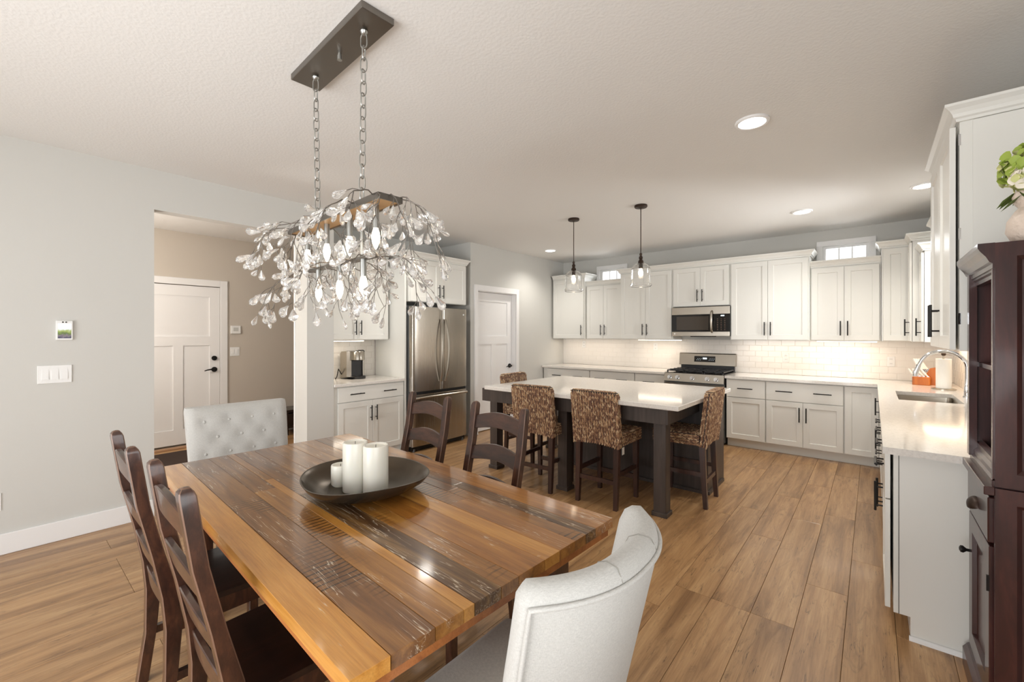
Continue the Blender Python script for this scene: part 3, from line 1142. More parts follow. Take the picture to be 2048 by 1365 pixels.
boxes((0, 0.04, 0, 0.6, 0.006, 0.016)).part('housing', M['plastic'], T, None)
boxes((0.003, 0.037, 0.005, 0.595, 0, 0.006)).part('diffuser', M['bar'], T, None)
area('light_bar_glow', (0.44, 3.25, 1.34), (0, 0, 0), 0.03, 0.6, 2.4, (1, 0.78, 0.56))
area('light_bar_glow', (0.52, 6.0, 1.34), (0, 0, 0), 0.3, 0.5, 2.4, (1, 0.74, 0.5))

# ================================================================== RANGE
RGX0 = -2.236
rg = thing('stove', 'stainless steel gas range with black grates on the back wall', 'stove', (RGX0, 5.985, 0))
W = 0.768
m = MB()
m.box(0, W, 0.045, 0.69, 0.03, 0.895)
m.box(0.02, W - 0.02, 0.06, 0.68, 0.0, 0.03)
m.part('oven_body', M['steel_side'], rg, None)
m = MB()
m.prism([(0.045, 0.785), (0.0, 0.795), (0.02, 0.905), (0.05, 0.909), (0.05, 0.785)], 0, 0, W)
m.part('control_panel', M['steel'], rg, None)
kx = [0.075, 0.18, 0.375, 0.565, 0.675]
m = MB()
m.cyl((0, 0.004, 0), (0, -0.008, 0), 0.029, 20)
m.cyl((0, -0.008, 0), (0, -0.034, 0), 0.024, 20, 0.02)
m.box(-0.004, 0.004, -0.042, -0.03, -0.02, 0.02)
km = m.mesh('knob', M['chrome'], 40)
for k in kx:
    link('knob', km, rg, loc=(k, 0.006, 0.848), rot=(math.radians(-10), 0, 0))
m = MB()
m.box(0.0, W, 0.03, 0.64, 0.897, 0.912, 0.004)
m.part('cooktop', M['blackglass'], rg, None)
for gx in range(3):
    g = MB()
    x0 = 0.02 + gx * 0.245
    x1 = x0 + 0.238
    for y in (0.06, 0.6):
        g.box(x0, x1, y, y + 0.014, 0.93, 0.944)
    for x in (x0, x1 - 0.014):
        g.box(x, x + 0.014, 0.06, 0.614, 0.93, 0.944)
    for y in (0.18, 0.33, 0.47):
        g.box(x0, x1, y, y + 0.011, 0.934, 0.95)
    g.box((x0 + x1) / 2 - 0.006, (x0 + x1) / 2 + 0.006, 0.06, 0.614, 0.934, 0.95)
    for x in (x0, x1 - 0.014):
        for y in (0.06, 0.6):
            g.box(x, x + 0.014, y, y + 0.014, 0.912, 0.93)
    g.part('grate', M['blackplastic'], rg, None)
for (bx, by, br) in ((0.14, 0.19, 0.045), (0.14, 0.47, 0.035), (0.385, 0.33, 0.05), (0.63, 0.19, 0.04), (0.63, 0.47, 0.045)):
    g = MB()
    g.lathe([(br, 0.912), (br, 0.922), (br * 0.8, 0.926), (br * 0.8, 0.931), (0.0, 0.932)], bx, by, 20)
    g.part('burner', M['black'], rg)
m = MB()
m.box(0.02, W - 0.02, 0.642, 0.69, 0.9, 0.99)
m.part('backsplash_panel', M['blackplastic'], rg, None)
m = MB()
m.prism([(0.622, 0.985), (0.612, 0.99), (0.635, 1.15), (0.645, 1.162), (0.69, 1.162), (0.69, 0.985)], 0, 0.0, W)
m.part('backguard', M['steel'], rg, None)
m = MB()
mt = Matrix.Translation((0, 0.6125, 0.99)) @ Matrix.Rotation(math.radians(-8.2), 4, 'X')
m.box(0.215, 0.505, -0.003, 0.004, 0.045, 0.13, mtx=mt)
dsp = m.part('control_display', M['blackglass'], rg, None)
m = MB()
m.box(0.335, 0.39, -0.004, -0.0031, 0.085, 0.108, mtx=mt)
for i in range(12):
    bx = 0.25 + 0.012 * (i % 6) if i < 6 else 0.42 + 0.013 * (i % 6)
    m.box(bx, bx + 0.005, -0.004, -0.0031, 0.07 + 0.02 * (i % 2), 0.075 + 0.02 * (i % 2), mtx=mt)
m.part('lit_digits', M['display'], dsp, None)
m = MB()
m.box(0.006, W - 0.006, 0.012, 0.045, 0.22, 0.775, 0.004)
od = m.part('oven_door', M['steel'], rg, None)
boxes((0.12, W - 0.12, 0.008, 0.0119, 0.32, 0.62)).part('oven_window', M['blackglass'], od, None)
m = MB()
m.cyl((0.06, -0.035, 0.72), (W - 0.06, -0.035, 0.72), 0.012, 12)
for x in (0.09, W - 0.09):
    m.cyl((x, -0.035, 0.72), (x, 0.014, 0.72), 0.009, 10)
m.part('oven_handle', M['steel'], od)
boxes((0.006, W - 0.006, 0.015, 0.045, 0.04, 0.205), bev=0.004).part('warming_drawer', M['steel'], rg, None)

# ================================================================== MICROWAVE
mw = thing('microwave', 'stainless over-the-range microwave hung above the stove', 'microwave', (-2.228, 6.26, 1.412))
W, Hm = 0.766, 0.405
m = MB()
m.box(0, W, 0.03, 0.42, 0, Hm)
m.part('microwave_body', M['steel_side'], mw, None)
m = MB()
m.box(0, W, 0, 0.03, Hm - 0.105, Hm, 0.003)
m.part('top_band', M['steel'], mw, None)
m = MB()
m.box(0, W, 0, 0.03, 0.0, 0.062, 0.003)
m.part('bottom_band', M['steel'], mw, None)
m = MB()
m.box(0, 0.565, 0.002, 0.03, 0.063, Hm - 0.106)
md = m.part('microwave_door', M['blackglass'], mw, None)
boxes((0.07, 0.50, 0.0005, 0.0019, 0.085, Hm - 0.13)).part('door_window', flat('smoked_window', srgb(70, 62, 54), 0.1), md, None)
m = MB()
m.tube([(0.545, 0.01, 0.05), (0.545, -0.03, 0.09), (0.545, -0.043, 0.2), (0.545, -0.03, 0.32), (0.545, 0.01, Hm - 0.06)], [0.014, 0.016, 0.017, 0.016, 0.014], 12)
m.part('microwave_handle', M['steel'], md)
m = MB()
m.box(0.566, W, 0.002, 0.03, 0.063, Hm - 0.106)
cp = m.part('keypad', M['blackglass'], mw, None)
m = MB()
m.box(0.655, 0.70, 0.0008, 0.0018, Hm - 0.135, Hm - 0.12)
m.part('lit_clock', M['display'], cp, None)
m = MB()
for r in range(7):
    for c in range(3):
        m.box(0.61 + c * 0.045, 0.622 + c * 0.045, 0.0008, 0.0018, 0.085 + r * 0.024, 0.09 + r * 0.024)
m.part('key_legend', flat('dim_legend', srgb(150, 120, 100), 0.5), cp, None)
m = MB()
m.cyl((0.042, 0.001, 0.032), (0.042, -0.001, 0.032), 0.011, 20)
m.part('emblem', M['plastic'], mw, label='small round pale emblem')
boxes((0.25, 0.52, 0.03, 0.3, -0.012, 0)).part('vent_grille', M['black'], mw, None)

# ================================================================== REFRIGERATOR (faces +x; local x along +y)
rf = thing('refrigerator', 'stainless french-door refrigerator in the alcove', 'refrigerator', (-4.24, 3.226, 0), PI / 2)
W = 0.912
m = MB()
m.box(0.004, W - 0.004, 0.09, 0.75, 0.06, 1.765)
m.part('refrigerator_body', M['steel_side'], rf, None)


def bowed(x0, x1, z0, z1, thick=0.075, bow=0.018, edge=0.018, n=10):
    m = MB()
    top = []
    prof = []
    for i in range(n + 1):
        t = i / n
        x = x0 + (x1 - x0) * t
        xc = (x - W / 2) / (W / 2)
        y = bow * xc * xc
        prof.append((x, y))
    e = edge
    prof[0] = (x0, prof[0][1] + e * 0.6)
    prof[-1] = (x1, prof[-1][1] + e * 0.6)
    prof.insert(1, (x0 + e * 0.5, bow * ((x0 - W / 2) / (W / 2)) ** 2 + 0.002))
    prof.insert(-1, (x1 - e * 0.5, bow * ((x1 - W / 2) / (W / 2)) ** 2 + 0.002))
    poly = prof + [(x1, thick + 0.012), (x0, thick + 0.012)]
    m.prism(poly, 2, z0, z1)
    return m


d1 = bowed(0.003, W / 2 - 0.002, 0.735, 1.775).part('refrigerator_door', M['steel_v'], rf, 50)
d2 = bowed(W / 2 + 0.002, W - 0.003, 0.735, 1.775).part('refrigerator_door', M['steel_v'], rf, 50)
fz = bowed(0.003, W - 0.003, 0.07, 0.70).part('freezer_drawer', M['steel_v'], rf, 50)
for d, xx, s in ((d1, W / 2 - 0.035, -1), (d2, W / 2 + 0.035, 1)):
    m = MB()
    pts = []
    for i in range(13):
        t = i / 12
        b = math.sin(PI * t)
        pts.append((xx + s * 0.022 * b, -0.012 - 0.052 * b ** 0.7, 0.84 + 0.79 * t))
    m.tube(pts, [0.013] * 13, 10)
    m.part('door_pull', M['steel'], d)
m = MB()
m.tube([(0.04, 0.015, 0.655), (0.06, -0.04, 0.665), (W / 2, -0.055, 0.668), (W - 0.06, -0.04, 0.665), (W - 0.04, 0.015, 0.655)], [0.014] * 5, 10)
m.part('drawer_pull', M['steel'], fz)
boxes((0.02, W - 0.02, 0.03, 0.09, 0.702, 0.733)).part('door_gasket', M['blackplastic'], rf, None)
boxes((0.02, W - 0.02, 0.05, 0.7, 0.012, 0.06)).part('base_grille', M['black'], rf, None)
for x in (0.05, W - 0.05):
    m = MB()
    m.cyl((x, 0.06, 0), (x, 0.06, 0.035), 0.018, 12)
    m.part('foot', M['steel_side'], rf)
for x in (0.04, W - 0.04):
    boxes((x - 0.025, x + 0.025, 0.03, 0.11, 1.765, 1.785), bev=0.003).part('hinge_cover', M['steel_side'], rf, None)
m = MB()
m.cyl((W - 0.075, 0.016, 1.70), (W - 0.075, 0.006, 1.70), 0.010, 20)
m.part('emblem', M['plastic'], rf, label='small round pale emblem')

# ================================================================== COFFEE MAKER
cm = thing('coffee_maker', 'silver and black single-cup coffee maker on the nook worktop', 'coffee maker', (-4.79, 2.77, CT), PI / 2)
m = MB()
m.prism([(-0.10, 0.03), (0.13, 0.0), (0.13, 0.30), (0.10, 0.325), (-0.02, 0.33), (-0.02, 0.03)], 0, -0.105, -0.045)
m.part('water_tank', M['steel'], cm, None)
m = MB()
m.prism([(-0.02, 0.0), (0.13, 0.0), (0.13, 0.31), (0.09, 0.33), (-0.02, 0.325)], 0, -0.045, 0.105)
m.part('coffee_body', M['blackplastic'], cm, None)
m = MB()
m.lathe([(0.07, 0.22), (0.078, 0.225), (0.078, 0.315), (0.07, 0.327), (0.0, 0.33)], 0.03, -0.035, 28)
m.part('brew_head', M['steel'], cm, 40)
m = MB()
m.lathe([(0.085, 0.0), (0.088, 0.006), (0.088, 0.028), (0.08, 0.034), (0.0, 0.034)], 0.03, -0.04, 28)
m.part('drip_tray', M['blackplastic'], cm, 40)
m = MB()
m.box(0.09, 0.107, -0.05, 0.12, 0.03, 0.31, 0.005)
m.part('side_panel', M['steel'], cm, None)
m = MB()
m.tube([(-0.04, -0.06, 0.325), (0.0, -0.10, 0.34), (0.06, -0.10, 0.34), (0.10, -0.06, 0.325)], 0.006, 8)
m.part('lift_handle', M['blackplastic'], cm)
m = MB()
m.tube([(-0.105, 0.1, 0.05), (-0.15, 0.09, 0.12), (-0.17, 0.05, 0.12), (-0.19, 0.05, 0.03), (-0.20, 0.06, 0.008), (-0.17, 0.12, 0.008)], 0.005, 8)
m.part('power_cord', M['black'], cm)

# ================================================================== WALL PLATES


def plate_outlet(T, w=0.07, h=0.115):
    boxes((-w / 2, w / 2, -0.006, 0, -h / 2, h / 2), bev=0.002).part('cover_plate', M['plastic'], T, None)
    for s in (-1, 1):
        m = MB()
        m.box(-0.017, 0.017, -0.0085, -0.005, s * 0.026 - 0.018, s * 0.026 + 0.018, 0.003)
        f = m.part('socket', M['plastic'], T, None)
        q = MB()
        for x in (-0.007, 0.006):
            q.box(x, x + 0.0025, -0.0092, -0.0084, s * 0.026 - 0.004, s * 0.026 + 0.008)
        q.part('slots', M['slot'], f, None)


for (xx, zz, lab) in ((-3.92, 1.26, 'white outlet on the tiles under the far left upper cabinets'), (-2.63, 1.24, 'white outlet on the tiles left of the stove'),
                      (-0.88, 1.13, 'white outlet on the tiles right of the stove'), (0.16, 1.12, 'white outlet on the tiles near the right back corner')):
    T = thing('wall_outlet', lab, 'outlet', (xx, GY - 0.004, zz))
    plate_outlet(T)
T = thing('wall_outlet', 'white outlet low on the left dining wall above the baseboard', 'outlet', (LX, -0.01, 0.345), PI / 2)
plate_outlet(T, 0.075)
T = thing('wall_outlet', 'dark outlet plate on the right side of the island', 'outlet', (-1.133, 4.42, 0.66), PI / 2)
boxes((-0.036, 0.036, -0.005, 0, -0.058, 0.058), bev=0.002).part('cover_plate', M['blackplastic'], T, None)
boxes((-0.017, 0.017, -0.008, -0.005, -0.034, 0.034)).part('socket', M['black'], T, None)
sw = thing('light_switch', 'triple rocker switch plate on the left dining wall', 'switch', (LX, 0.268, 1.16), PI / 2)
boxes((-0.083, 0.083, -0.007, 0, -0.062, 0.062), bev=0.002).part('cover_plate', M['plastic'], sw, None)
for i in (-1, 0, 1):
    m = MB()
    m.prism([(-0.007, -0.034), (-0.012, -0.034), (-0.008, 0.034), (-0.007, 0.034)], 0, i * 0.046 - 0.016, i * 0.046 + 0.016)
    m.part('rocker', M['plastic'], sw, None)
tp = thing('wall_tablet', 'small white framed touch panel showing a landscape on the left wall', 'control panel', (LX, 0.3135, 1.465), PI / 2)
boxes((-0.042, 0.042, -0.016, 0, -0.068, 0.068), bev=0.003).part('frame', M['plastic'], tp, None)
boxes((-0.033, 0.033, -0.0172, -0.0155, -0.056, 0.046)).part('screen', M['screen'], tp, None)
m = MB()
for x in (-0.008, 0.008):
    m.cyl((x, -0.015, 0.057), (x, -0.0172, 0.057), 0.005, 12)
m.part('sensor', M['slot'], tp)
th = thing('thermostat', 'square white thermostat on the hall wall beside the door', 'thermostat', (HX, 2.128, 1.50), PI / 2)
boxes((-0.06, 0.06, -0.022, 0, -0.055, 0.055), bev=0.004).part('case', M['plastic'], th, None)
boxes((-0.03, 0.03, -0.0235, -0.0215, -0.02, 0.03)).part('screen', flat('grey_lcd', srgb(200, 200, 196), 0.3), th, None)
sw = thing('light_switch', 'white double switch plate on the hall wall under the thermostat', 'switch', (HX, 2.12, 1.20), PI / 2)
boxes((-0.058, 0.058, -0.007, 0, -0.06, 0.06), bev=0.002).part('cover_plate', M['plastic'], sw, None)
for i in (-1, 1):
    boxes((i * 0.023 - 0.016, i * 0.023 + 0.016, -0.011, -0.006, -0.033, 0.033), bev=0.002).part('rocker', M['plastic'], sw, None)
# hall items
o = boxes((-6.5, -5.0, 0.75, 1.9, 0.001, 0.012), bev=0.004).part('doormat', M['mat'], None, None)
tag(o, 'dark brown doormat on the hall floor before the white door', 'mat')
hb = thing('shoe_bench', 'low dark wooden bench at the end of the hall', 'bench', (-6.54, 2.62, 0))
boxes((-0.18, 0.18, 0, 0.9, 0.32, 0.36), bev=0.004).part('seat', M['seatwood'], hb, None)
for x in (-0.16, 0.12):
    for y in (0.02, 0.84):
        boxes((x, x + 0.04, y, y + 0.04, 0, 0.32)).part('leg', M['seatwood'], hb, None)
boxes((-0.17, 0.17, 0.01, 0.89, 0.1, 0.12)).part('shelf', M['seatwood'], hb, None)
boxes((-0.15, 0.15, 0.02, 0.88, 0.12, 0.3)).part('back_panel', M['seatwood'], hb, None)

# ================================================================== DOWNLIGHTS
dlm = MB()
dlm.lathe([(0.095, 0.0), (0.095, -0.008), (0.088, -0.014), (0.076, -0.012), (0.074, 0.0)], 0, 0, 40, cap0=False, cap1=False)
DL_RING = dlm.mesh('trim_ring', M['white'], 40)
dlm = MB()
dlm.lathe([(0.0735, -0.004), (0.05, -0.0095), (0.0, -0.011)], 0, 0, 32, cap0=False)
DL_LENS = dlm.mesh('lens', M['lamp'], 40)
for (x, y, lab) in ((-0.568, 2.97, 'largest recessed ceiling light above the walkway near the right cabinets'), (-0.577, 5.48, 'recessed ceiling light in front of the tall cabinet right of the microwave'),
                    (0.345, 5.2, 'recessed ceiling light half hidden by the large right cabinet'), (-3.838, 5.52, 'recessed ceiling light beside the pantry wall left of the pendants'),
                    (-3.787, 3.05, 'recessed ceiling light in front of the refrigerator behind the chandelier')):
    T = thing('recessed_light', lab, 'light', (x, y, H))
    link('trim_ring', DL_RING, T)
    link('lens', DL_LENS, T)
    l = bpy.data.lights.new('downlight', 'SPOT')
    l.energy = 54
    l.spot_size = math.radians(140)
    l.spot_blend = 0.8
    l.shadow_soft_size = 0.07
    l.color = (1.0, 0.95, 0.88)
    lo = bpy.data.objects.new('downlight', l)
    lo.location = (x, y, H - 0.03)
    COL.objects.link(lo)
hl = bpy.data.lights.new('hall_fill', 'POINT')  # unseen fill lamp, added to brighten the hall
hl.energy = 76
hl.color = (1, 0.94, 0.88)
hl.shadow_soft_size = 0.12
ho = bpy.data.objects.new('hall_fill', hl)
ho.location = (-5.5, 0.1, 1.9)
COL.objects.link(ho)

# ================================================================== PENDANTS


def pendant(x, y, label):
    T = thing('pendant_light', label, 'pendant light', (x, y, 1.92))
    m = MB()
    m.lathe([(0.062, 0.82), (0.064, 0.805), (0.058, 0.796), (0.02, 0.792), (0.0, 0.785)], 0, 0, 32)
    m.part('ceiling_canopy', M['bronze'], T, 40)
    m = MB()
    m.cyl((0, 0, 0.33), (0, 0, 0.79), 0.0045, 8)
    m.part('cord', M['bronze'], T)
    m = MB()
    m.lathe([(0.006, 0.34), (0.012, 0.335), (0.014, 0.32), (0.010, 0.31), (0.018, 0.30), (0.02, 0.285), (0.014, 0.275), (0.026, 0.255), (0.028, 0.235), (0.02, 0.225), (0.02, 0.18), (0.0, 0.18)], 0, 0, 20)
    m.part('socket', M['bronze'], T, 30)
    m = MB()
    out = [(0.0295, 0.236), (0.055, 0.226), (0.08, 0.205), (0.087, 0.183), (0.095, 0.176), (0.092, 0.168), (0.094, 0.09), (0.096, 0.03), (0.104, 0.024), (0.106, 0.012), (0.100, 0.004), (0.098, 0.0)]
    inn = [(r - 0.0035, z - 0.001) for r, z in out]
    pr = out + inn[::-1]
    rings = []
    for r, z in pr + [pr[0]]:
        rings.append([(r * math.cos(2 * PI * i / 40), r * math.sin(2 * PI * i / 40), z) for i in range(40)])
    m.loops(rings, False, False)
    bmesh.ops.remove_doubles(m.bm, verts=m.bm.verts, dist=1e-6)
    m.part('glass_shade', M['glass'], T, 50)
    m = MB()
    m.lathe([(0.0, 0.10), (0.012, 0.104), (0.022, 0.12), (0.024, 0.14), (0.016, 0.165), (0.013, 0.18)], 0, 0, 16)
    m.part('bulb', M['bulb'], T, 60)


pendant(-2.59, 4.185, 'clear glass cloche pendant over the left half of the island')
pendant(-1.80, 4.184, 'clear glass cloche pendant over the right half of the island')

# ================================================================== ISLAND
isl = thing('kitchen_island', 'dark espresso wooden kitchen island with square posts', 'kitchen island', (-2.08, 3.94, 0))
ox, oy = -2.08, 3.94


def ib(x0, x1, y0, y1, z0, z1):
    return (x0 - ox, x1 - ox, y0 - oy, y1 - oy, z0, z1)


boxes(ib(-2.55, -1.135, 4.10, 4.63, 0.0, 0.868)).part('island_body', M['island'], isl, None)
boxes(ib(-3.18, -1.21, 3.315, 3.34, 0.737, 0.868), ib(-1.235, -1.21, 3.34, 4.10, 0.737, 0.868), ib(-3.18, -3.155, 3.34, 4.60, 0.737, 0.868), ib(-3.18, -2.55, 4.575, 4.6, 0.737, 0.868)).part('apron', M['island'], isl, None)
for (px, py) in ((-1.29, 3.405), (-2.2, 3.405), (-3.12, 3.475), (-3.12, 4.53)):
    boxes((px - ox - 0.05, px - ox + 0.05, py - oy - 0.05, py - oy + 0.05, 0.02, 0.868), (px - ox - 0.062, px - ox + 0.062, py - oy - 0.062, py - oy + 0.062, 0.0, 0.035), bev=0.003).part('post', M['island'], isl, None)
m = MB()
m.box(*ib(-2.57, -1.118, 4.08, 4.098, 0, 0.03))
m.box(*ib(-1.134, -1.118, 4.098, 4.58, 0, 0.03))
m.part('shoe_moulding', M['island'], isl, None)
# cabinet doors on the kitchen side
for i in range(3):
    d = shaker(0.45, 0.70).part('door', M['island'], isl, None, loc=(-1.15 - ox - 0.47 * i, 4.633 - oy, 0.13), rot=(0, 0, PI))
    link('handle', PULLV, d, loc=(0.04, 0, 0.56))
ct = thing('countertop', 'thick white quartz island worktop with eased edges', 'countertop', (-2.078, 3.944, 0.869), -0.013)
boxes((-0.993, 0.993, -0.7185, 0.7185, 0, 0.037), bev=0.004).part('slab', M['quartz'], ct, None)

# ================================================================== WOVEN STOOLS


def lump(bm, c, ax, nrm, L, R):
    """elongated strand lump, 12 verts"""
    ax = ax.normalized()
    nrm = (nrm - ax * nrm.dot(ax)).normalized()
    sd = ax.cross(nrm)
    v0 = bm.verts.new(c - ax * L)
    v1 = bm.verts.new(c + ax * L)
    rings = []
    for t in (-0.45, 0.45):
        rings.append([bm.verts.new(c + ax * L * t + (sd * math.cos(2 * PI * k / 5) + nrm * math.sin(2 * PI * k / 5)) * R) for k in range(5)])
    for k in range(5):
        j = (k + 1) % 5
        bm.faces.new((v0, rings[0][j], rings[0][k]))
        bm.faces.new((rings[0][k], rings[0][j], rings[1][j], rings[1][k]))
        bm.faces.new((rings[1][k], rings[1][j], v1))


def braid(bm, p0, p1, nrm, wdt, rnd):
    """one braid of alternating slanted lumps from p0 to p1"""
    d = p1 - p0
    n = max(2, int(d.length / (wdt * 0.78)))
    u = d.normalized()
    sd = u.cross(nrm).normalized()
    for i in range(n):
        t = (i + 0.5) / n
        for s in (-1, 1):
            c = p0 + d * (t + (0.12 / n if s > 0 else -0.12 / n)) + sd * s * wdt * 0.19 + nrm * rnd.uniform(-0.001, 0.002)
            ax = u * 1.0 + sd * s * -0.34 + nrm * rnd.uniform(-0.16, 0.06)
            lump(bm, c, ax, nrm, wdt * 0.70 * rnd.uniform(0.9, 1.1), wdt * 0.225 * rnd.uniform(0.85, 1.12))


def stool_meshes():
    rnd = random.Random(5)
    V = Vector
    wd = 0.0222
    # local: stool faces +y, back at y=-0.2
    m = MB()
    bw, t0, t1 = 0.41, 0.058, 0.05

    def bk(x, z, face):        # leaning back panel
        y = -0.185 - 0.055 * max(0, (z - 0.50)) / 0.475
        return V((x, y + (-t0 / 2 if face < 0 else t0 / 2), z))
    n = int(bw / wd)
    for i in range(n + 1):
        x = -bw / 2 + bw * i / n
        zb = 0.505 + 0.02 * math.sin(PI * i / n)
        for f in (-1, 1):
            braid(m.bm, bk(x, zb if f < 0 else 0.60, f), bk(x, 0.956 - (0.014 if i in (0, n) else 0), f), V((0, f, 0)), wd, rnd)
        zt_ = 0.966 - (0.012 if i in (0, n) else 0)
        braid(m.bm, bk(x, zt_, -1), bk(x, zt_, 1), V((0, 0, 1)), wd, rnd)
    for sx in (-1, 1):
        for j in range(2):
            f = -0.5 + j
            a, b = bk(sx * (bw / 2 + 0.003), 0.51, 0), bk(sx * (bw / 2 + 0.003), 0.948, 0)
            off = V((0, f * 0.026, 0))
            braid(m.bm, a + off - V((0, t0 / 2, 0)), b + off - V((0, t0 / 2, 0)), V((sx, 0, 0)), wd, rnd)
    # core, dark to paint shade into the gaps between the braids
    r0 = [(-bw / 2, -0.185 - t0 / 2 + 0.006, 0.52), (bw / 2, -0.185 - t0 / 2 + 0.006, 0.52), (bw / 2, -0.185 + t0 / 2 - 0.006, 0.52), (-bw / 2, -0.185 + t0 / 2 - 0.006, 0.52)]
    r1 = [(p[0], p[1] - 0.055, 0.962) for p in r0]
    k0 = len(m.bm.faces)
    m.loops([r0, r1])
    m.bm.faces.ensure_lookup_table()
    for f in m.bm.faces[k0:]:
        f.material_index = 1
    back = m.mesh('woven_back', [M['seagrass'], M['slot']])
    m = MB()
    x0, x1, y0, y1, zt, zb = -0.21, 0.21, -0.16, 0.22, 0.612, 0.515
    n = int((y1 - y0) / wd)
    for i in range(n + 1):
        y = y0 + (y1 - y0) * i / n
        braid(m.bm, V((x0, y, zt)), V((x1, y, zt)), V((0, 0, 1)), wd, rnd)
    for k in range(4):
        z = zb + 0.012 + k * wd
        braid(m.bm, V((x0, y0, z)), V((x0, y1, z)), V((-1, 0, 0)), wd, rnd)
        braid(m.bm, V((x1, y0, z)), V((x1, y1, z)), V((1, 0, 0)), wd, rnd)
        braid(m.bm, V((x0, y1, z)), V((x1, y1, z)), V((0, 1, 0)), wd, rnd)
    k0 = len(m.bm.faces)
    m.box(x0 + 0.005, x1 - 0.005, y0, y1 - 0.005, zb + 0.01, zt - 0.005)  # dark core paints shade between the seat braids
    m.bm.faces.ensure_lookup_table()
    for f in m.bm.faces[k0:]:
        f.material_index = 1
    seat = m.mesh('woven_seat', [M['seagrass'], M['slot']])
    return back, seat


SB, SS = stool_meshes()


def stool_leg(sx, rear):
    m = MB()
    if rear:
        x = sx * 0.178
        rings = [((x, -0.205, 0.0), 0.0165), ((x, -0.190, 0.25), 0.020), ((x, -0.178, 0.53), 0.023)]
    else:
        x = sx * 0.178
        rings = [((x + sx * 0.0, 0.19, 0.0), 0.0165), ((x, 0.185, 0.53), 0.022)]
    m.loops([[(c[0] - r, c[1] - r, c[2]), (c[0] + r, c[1] - r, c[2]), (c[0] + r, c[1] + r, c[2]), (c[0] - r, c[1] + r, c[2])] for c, r in rings])
    return m


SL = [(stool_leg(sx, r)).mesh('leg', M['espresso']) for r in (True, False) for sx in (-1, 1)]
sb = MB()
sb.box(-0.165, 0.165, -0.206, -0.186, 0.20, 0.235)
ST1 = sb.mesh('stretcher', M['espresso'])
sb = MB()
sb.box(-0.165, 0.165, 0.178, 0.20, 0.16, 0.20)
ST2 = sb.mesh('stretcher', M['espresso'])
STS = []
for sx in (-1, 1):
    sb = MB()
    sb.box(sx * 0.178 - 0.01, sx * 0.178 + 0.01, -0.18, 0.18, 0.26, 0.295)
    STS.append(sb.mesh('stretcher', M['espresso']))


def stool(label, loc, rz, tagged=False):
    T = thing('bar_stool', label, 'stool', (loc[0], loc[1], 0), rz, 'woven stools around the island')
    link('woven_back', SB, T, kind='stuff')
    link('woven_seat', SS, T, kind='stuff')
    for l in SL:
        link('leg', l, T)
    for l in (ST1, ST2, *STS):
        link('stretcher', l, T)
    if tagged:
        m = MB()
        m.box(0.214, 0.2155, -0.165, -0.125, 0.45, 0.51)
        m.part('care_tag', M['paper'], T, None, label='small white fabric tag')
    return T


stool('braided seagrass bar stool with white tag facing the island front, right one', (-1.785, 3.445), 0, True)
stool('braided seagrass bar stool facing the island front, left one', (-2.425, 3.405), math.radians(4))
stool('braided seagrass bar stool tucked under the right end of the island', (-1.265, 3.915), PI / 2 + math.radians(2))
stool('braided seagrass bar stool at the left end of the island by the pantry door', (-3.10, 4.02), -PI / 2)

# ================================================================== DINING TABLE
TA = -0.0464
tb = thing('dining_table', 'long rustic wooden dining table of mixed reclaimed boards', 'table', (-1.762, 0.998, 0), TA)
TL, TWd, TT = 1.003, 0.510, 0.76
BRD = [('t_gold', 0.092), ('t_dark', 0.115), ('t_brown', 0.085), ('t_gold', 0.035), ('t_black', 0.095), ('t_brown', 0.07), ('t_red', 0.115), ('t_gold', 0.075), ('t_red', 0.085), ('t_brown', 0.06), ('t_black', 0.062), ('t_red', 0.115)]
tot = sum(b for _, b in BRD)
y = -TWd
rt = random.Random(4)
alt = {'t_gold': 't_brown', 't_dark': 't_black', 't_brown': 't_dark', 't_red': 't_brown', 't_black': 't_dark'}
for i, (mn, bw) in enumerate(BRD):
    bw = bw * 2 * TWd / tot
    cuts = [-TL, TL] if i in (0, 1, 11) else [-TL, rt.uniform(-0.5, 0.55), TL]
    for j in range(len(cuts) - 1):
        g = 0.0007
        m = MB()
        m.box(cuts[j] + (0.0002 if j else 0), cuts[j + 1] - 0.0002, y + g, y + bw - g, TT - 0.034, TT + (0.0004 if (i + j) % 2 else 0), 0.0008)
        m.part('board', M[mn if j == len(cuts) - 2 or i in (0, 1) else alt[mn]], tb, None)
    y += bw
boxes((-TL + 0.012, TL - 0.012, -TWd + 0.012, TWd - 0.012, TT - 0.066, TT - 0.0345), bev=0.002).part('under_slab', M['t_under'], tb, None)
boxes((-0.82, 0.82, -0.38, -0.35, 0.61, TT - 0.066), (-0.82, 0.82, 0.35, 0.38, 0.61, TT - 0.066), (-0.84, -0.81, -0.38, 0.38, 0.61, TT - 0.066), (0.81, 0.84, -0.38, 0.38, 0.61, TT - 0.066)).part('apron', M['chairwood'], tb, None)
for sx in (-1, 1):
    for sy in (-1, 1):
        m = MB()
        m.box(sx * 0.83 - 0.045, sx * 0.83 + 0.045, sy * 0.37 - 0.045, sy * 0.37 + 0.045, 0, TT - 0.066, 0.004)
        m.part('leg', M['chairwood'], tb, None)

# bowl and candles
bl = thing('decorative_bowl', 'wide shallow dark bronze bowl on the dining table', 'bowl', (-1.68, 1.03, TT + 0.001), 0.4)
m = MB()
NB = 48


def bring(r, z, s):
    pts = []
    for i in range(NB):
        a = 2 * PI * i / NB
        k = 1 + s * (0.022 * math.cos(4 * a) + 0.03 * math.cos(2 * a))
        pts.append((r * k * math.cos(a), r * k * math.sin(a), z + s * 0.006 * math.cos(2 * a + 1)))
    return pts


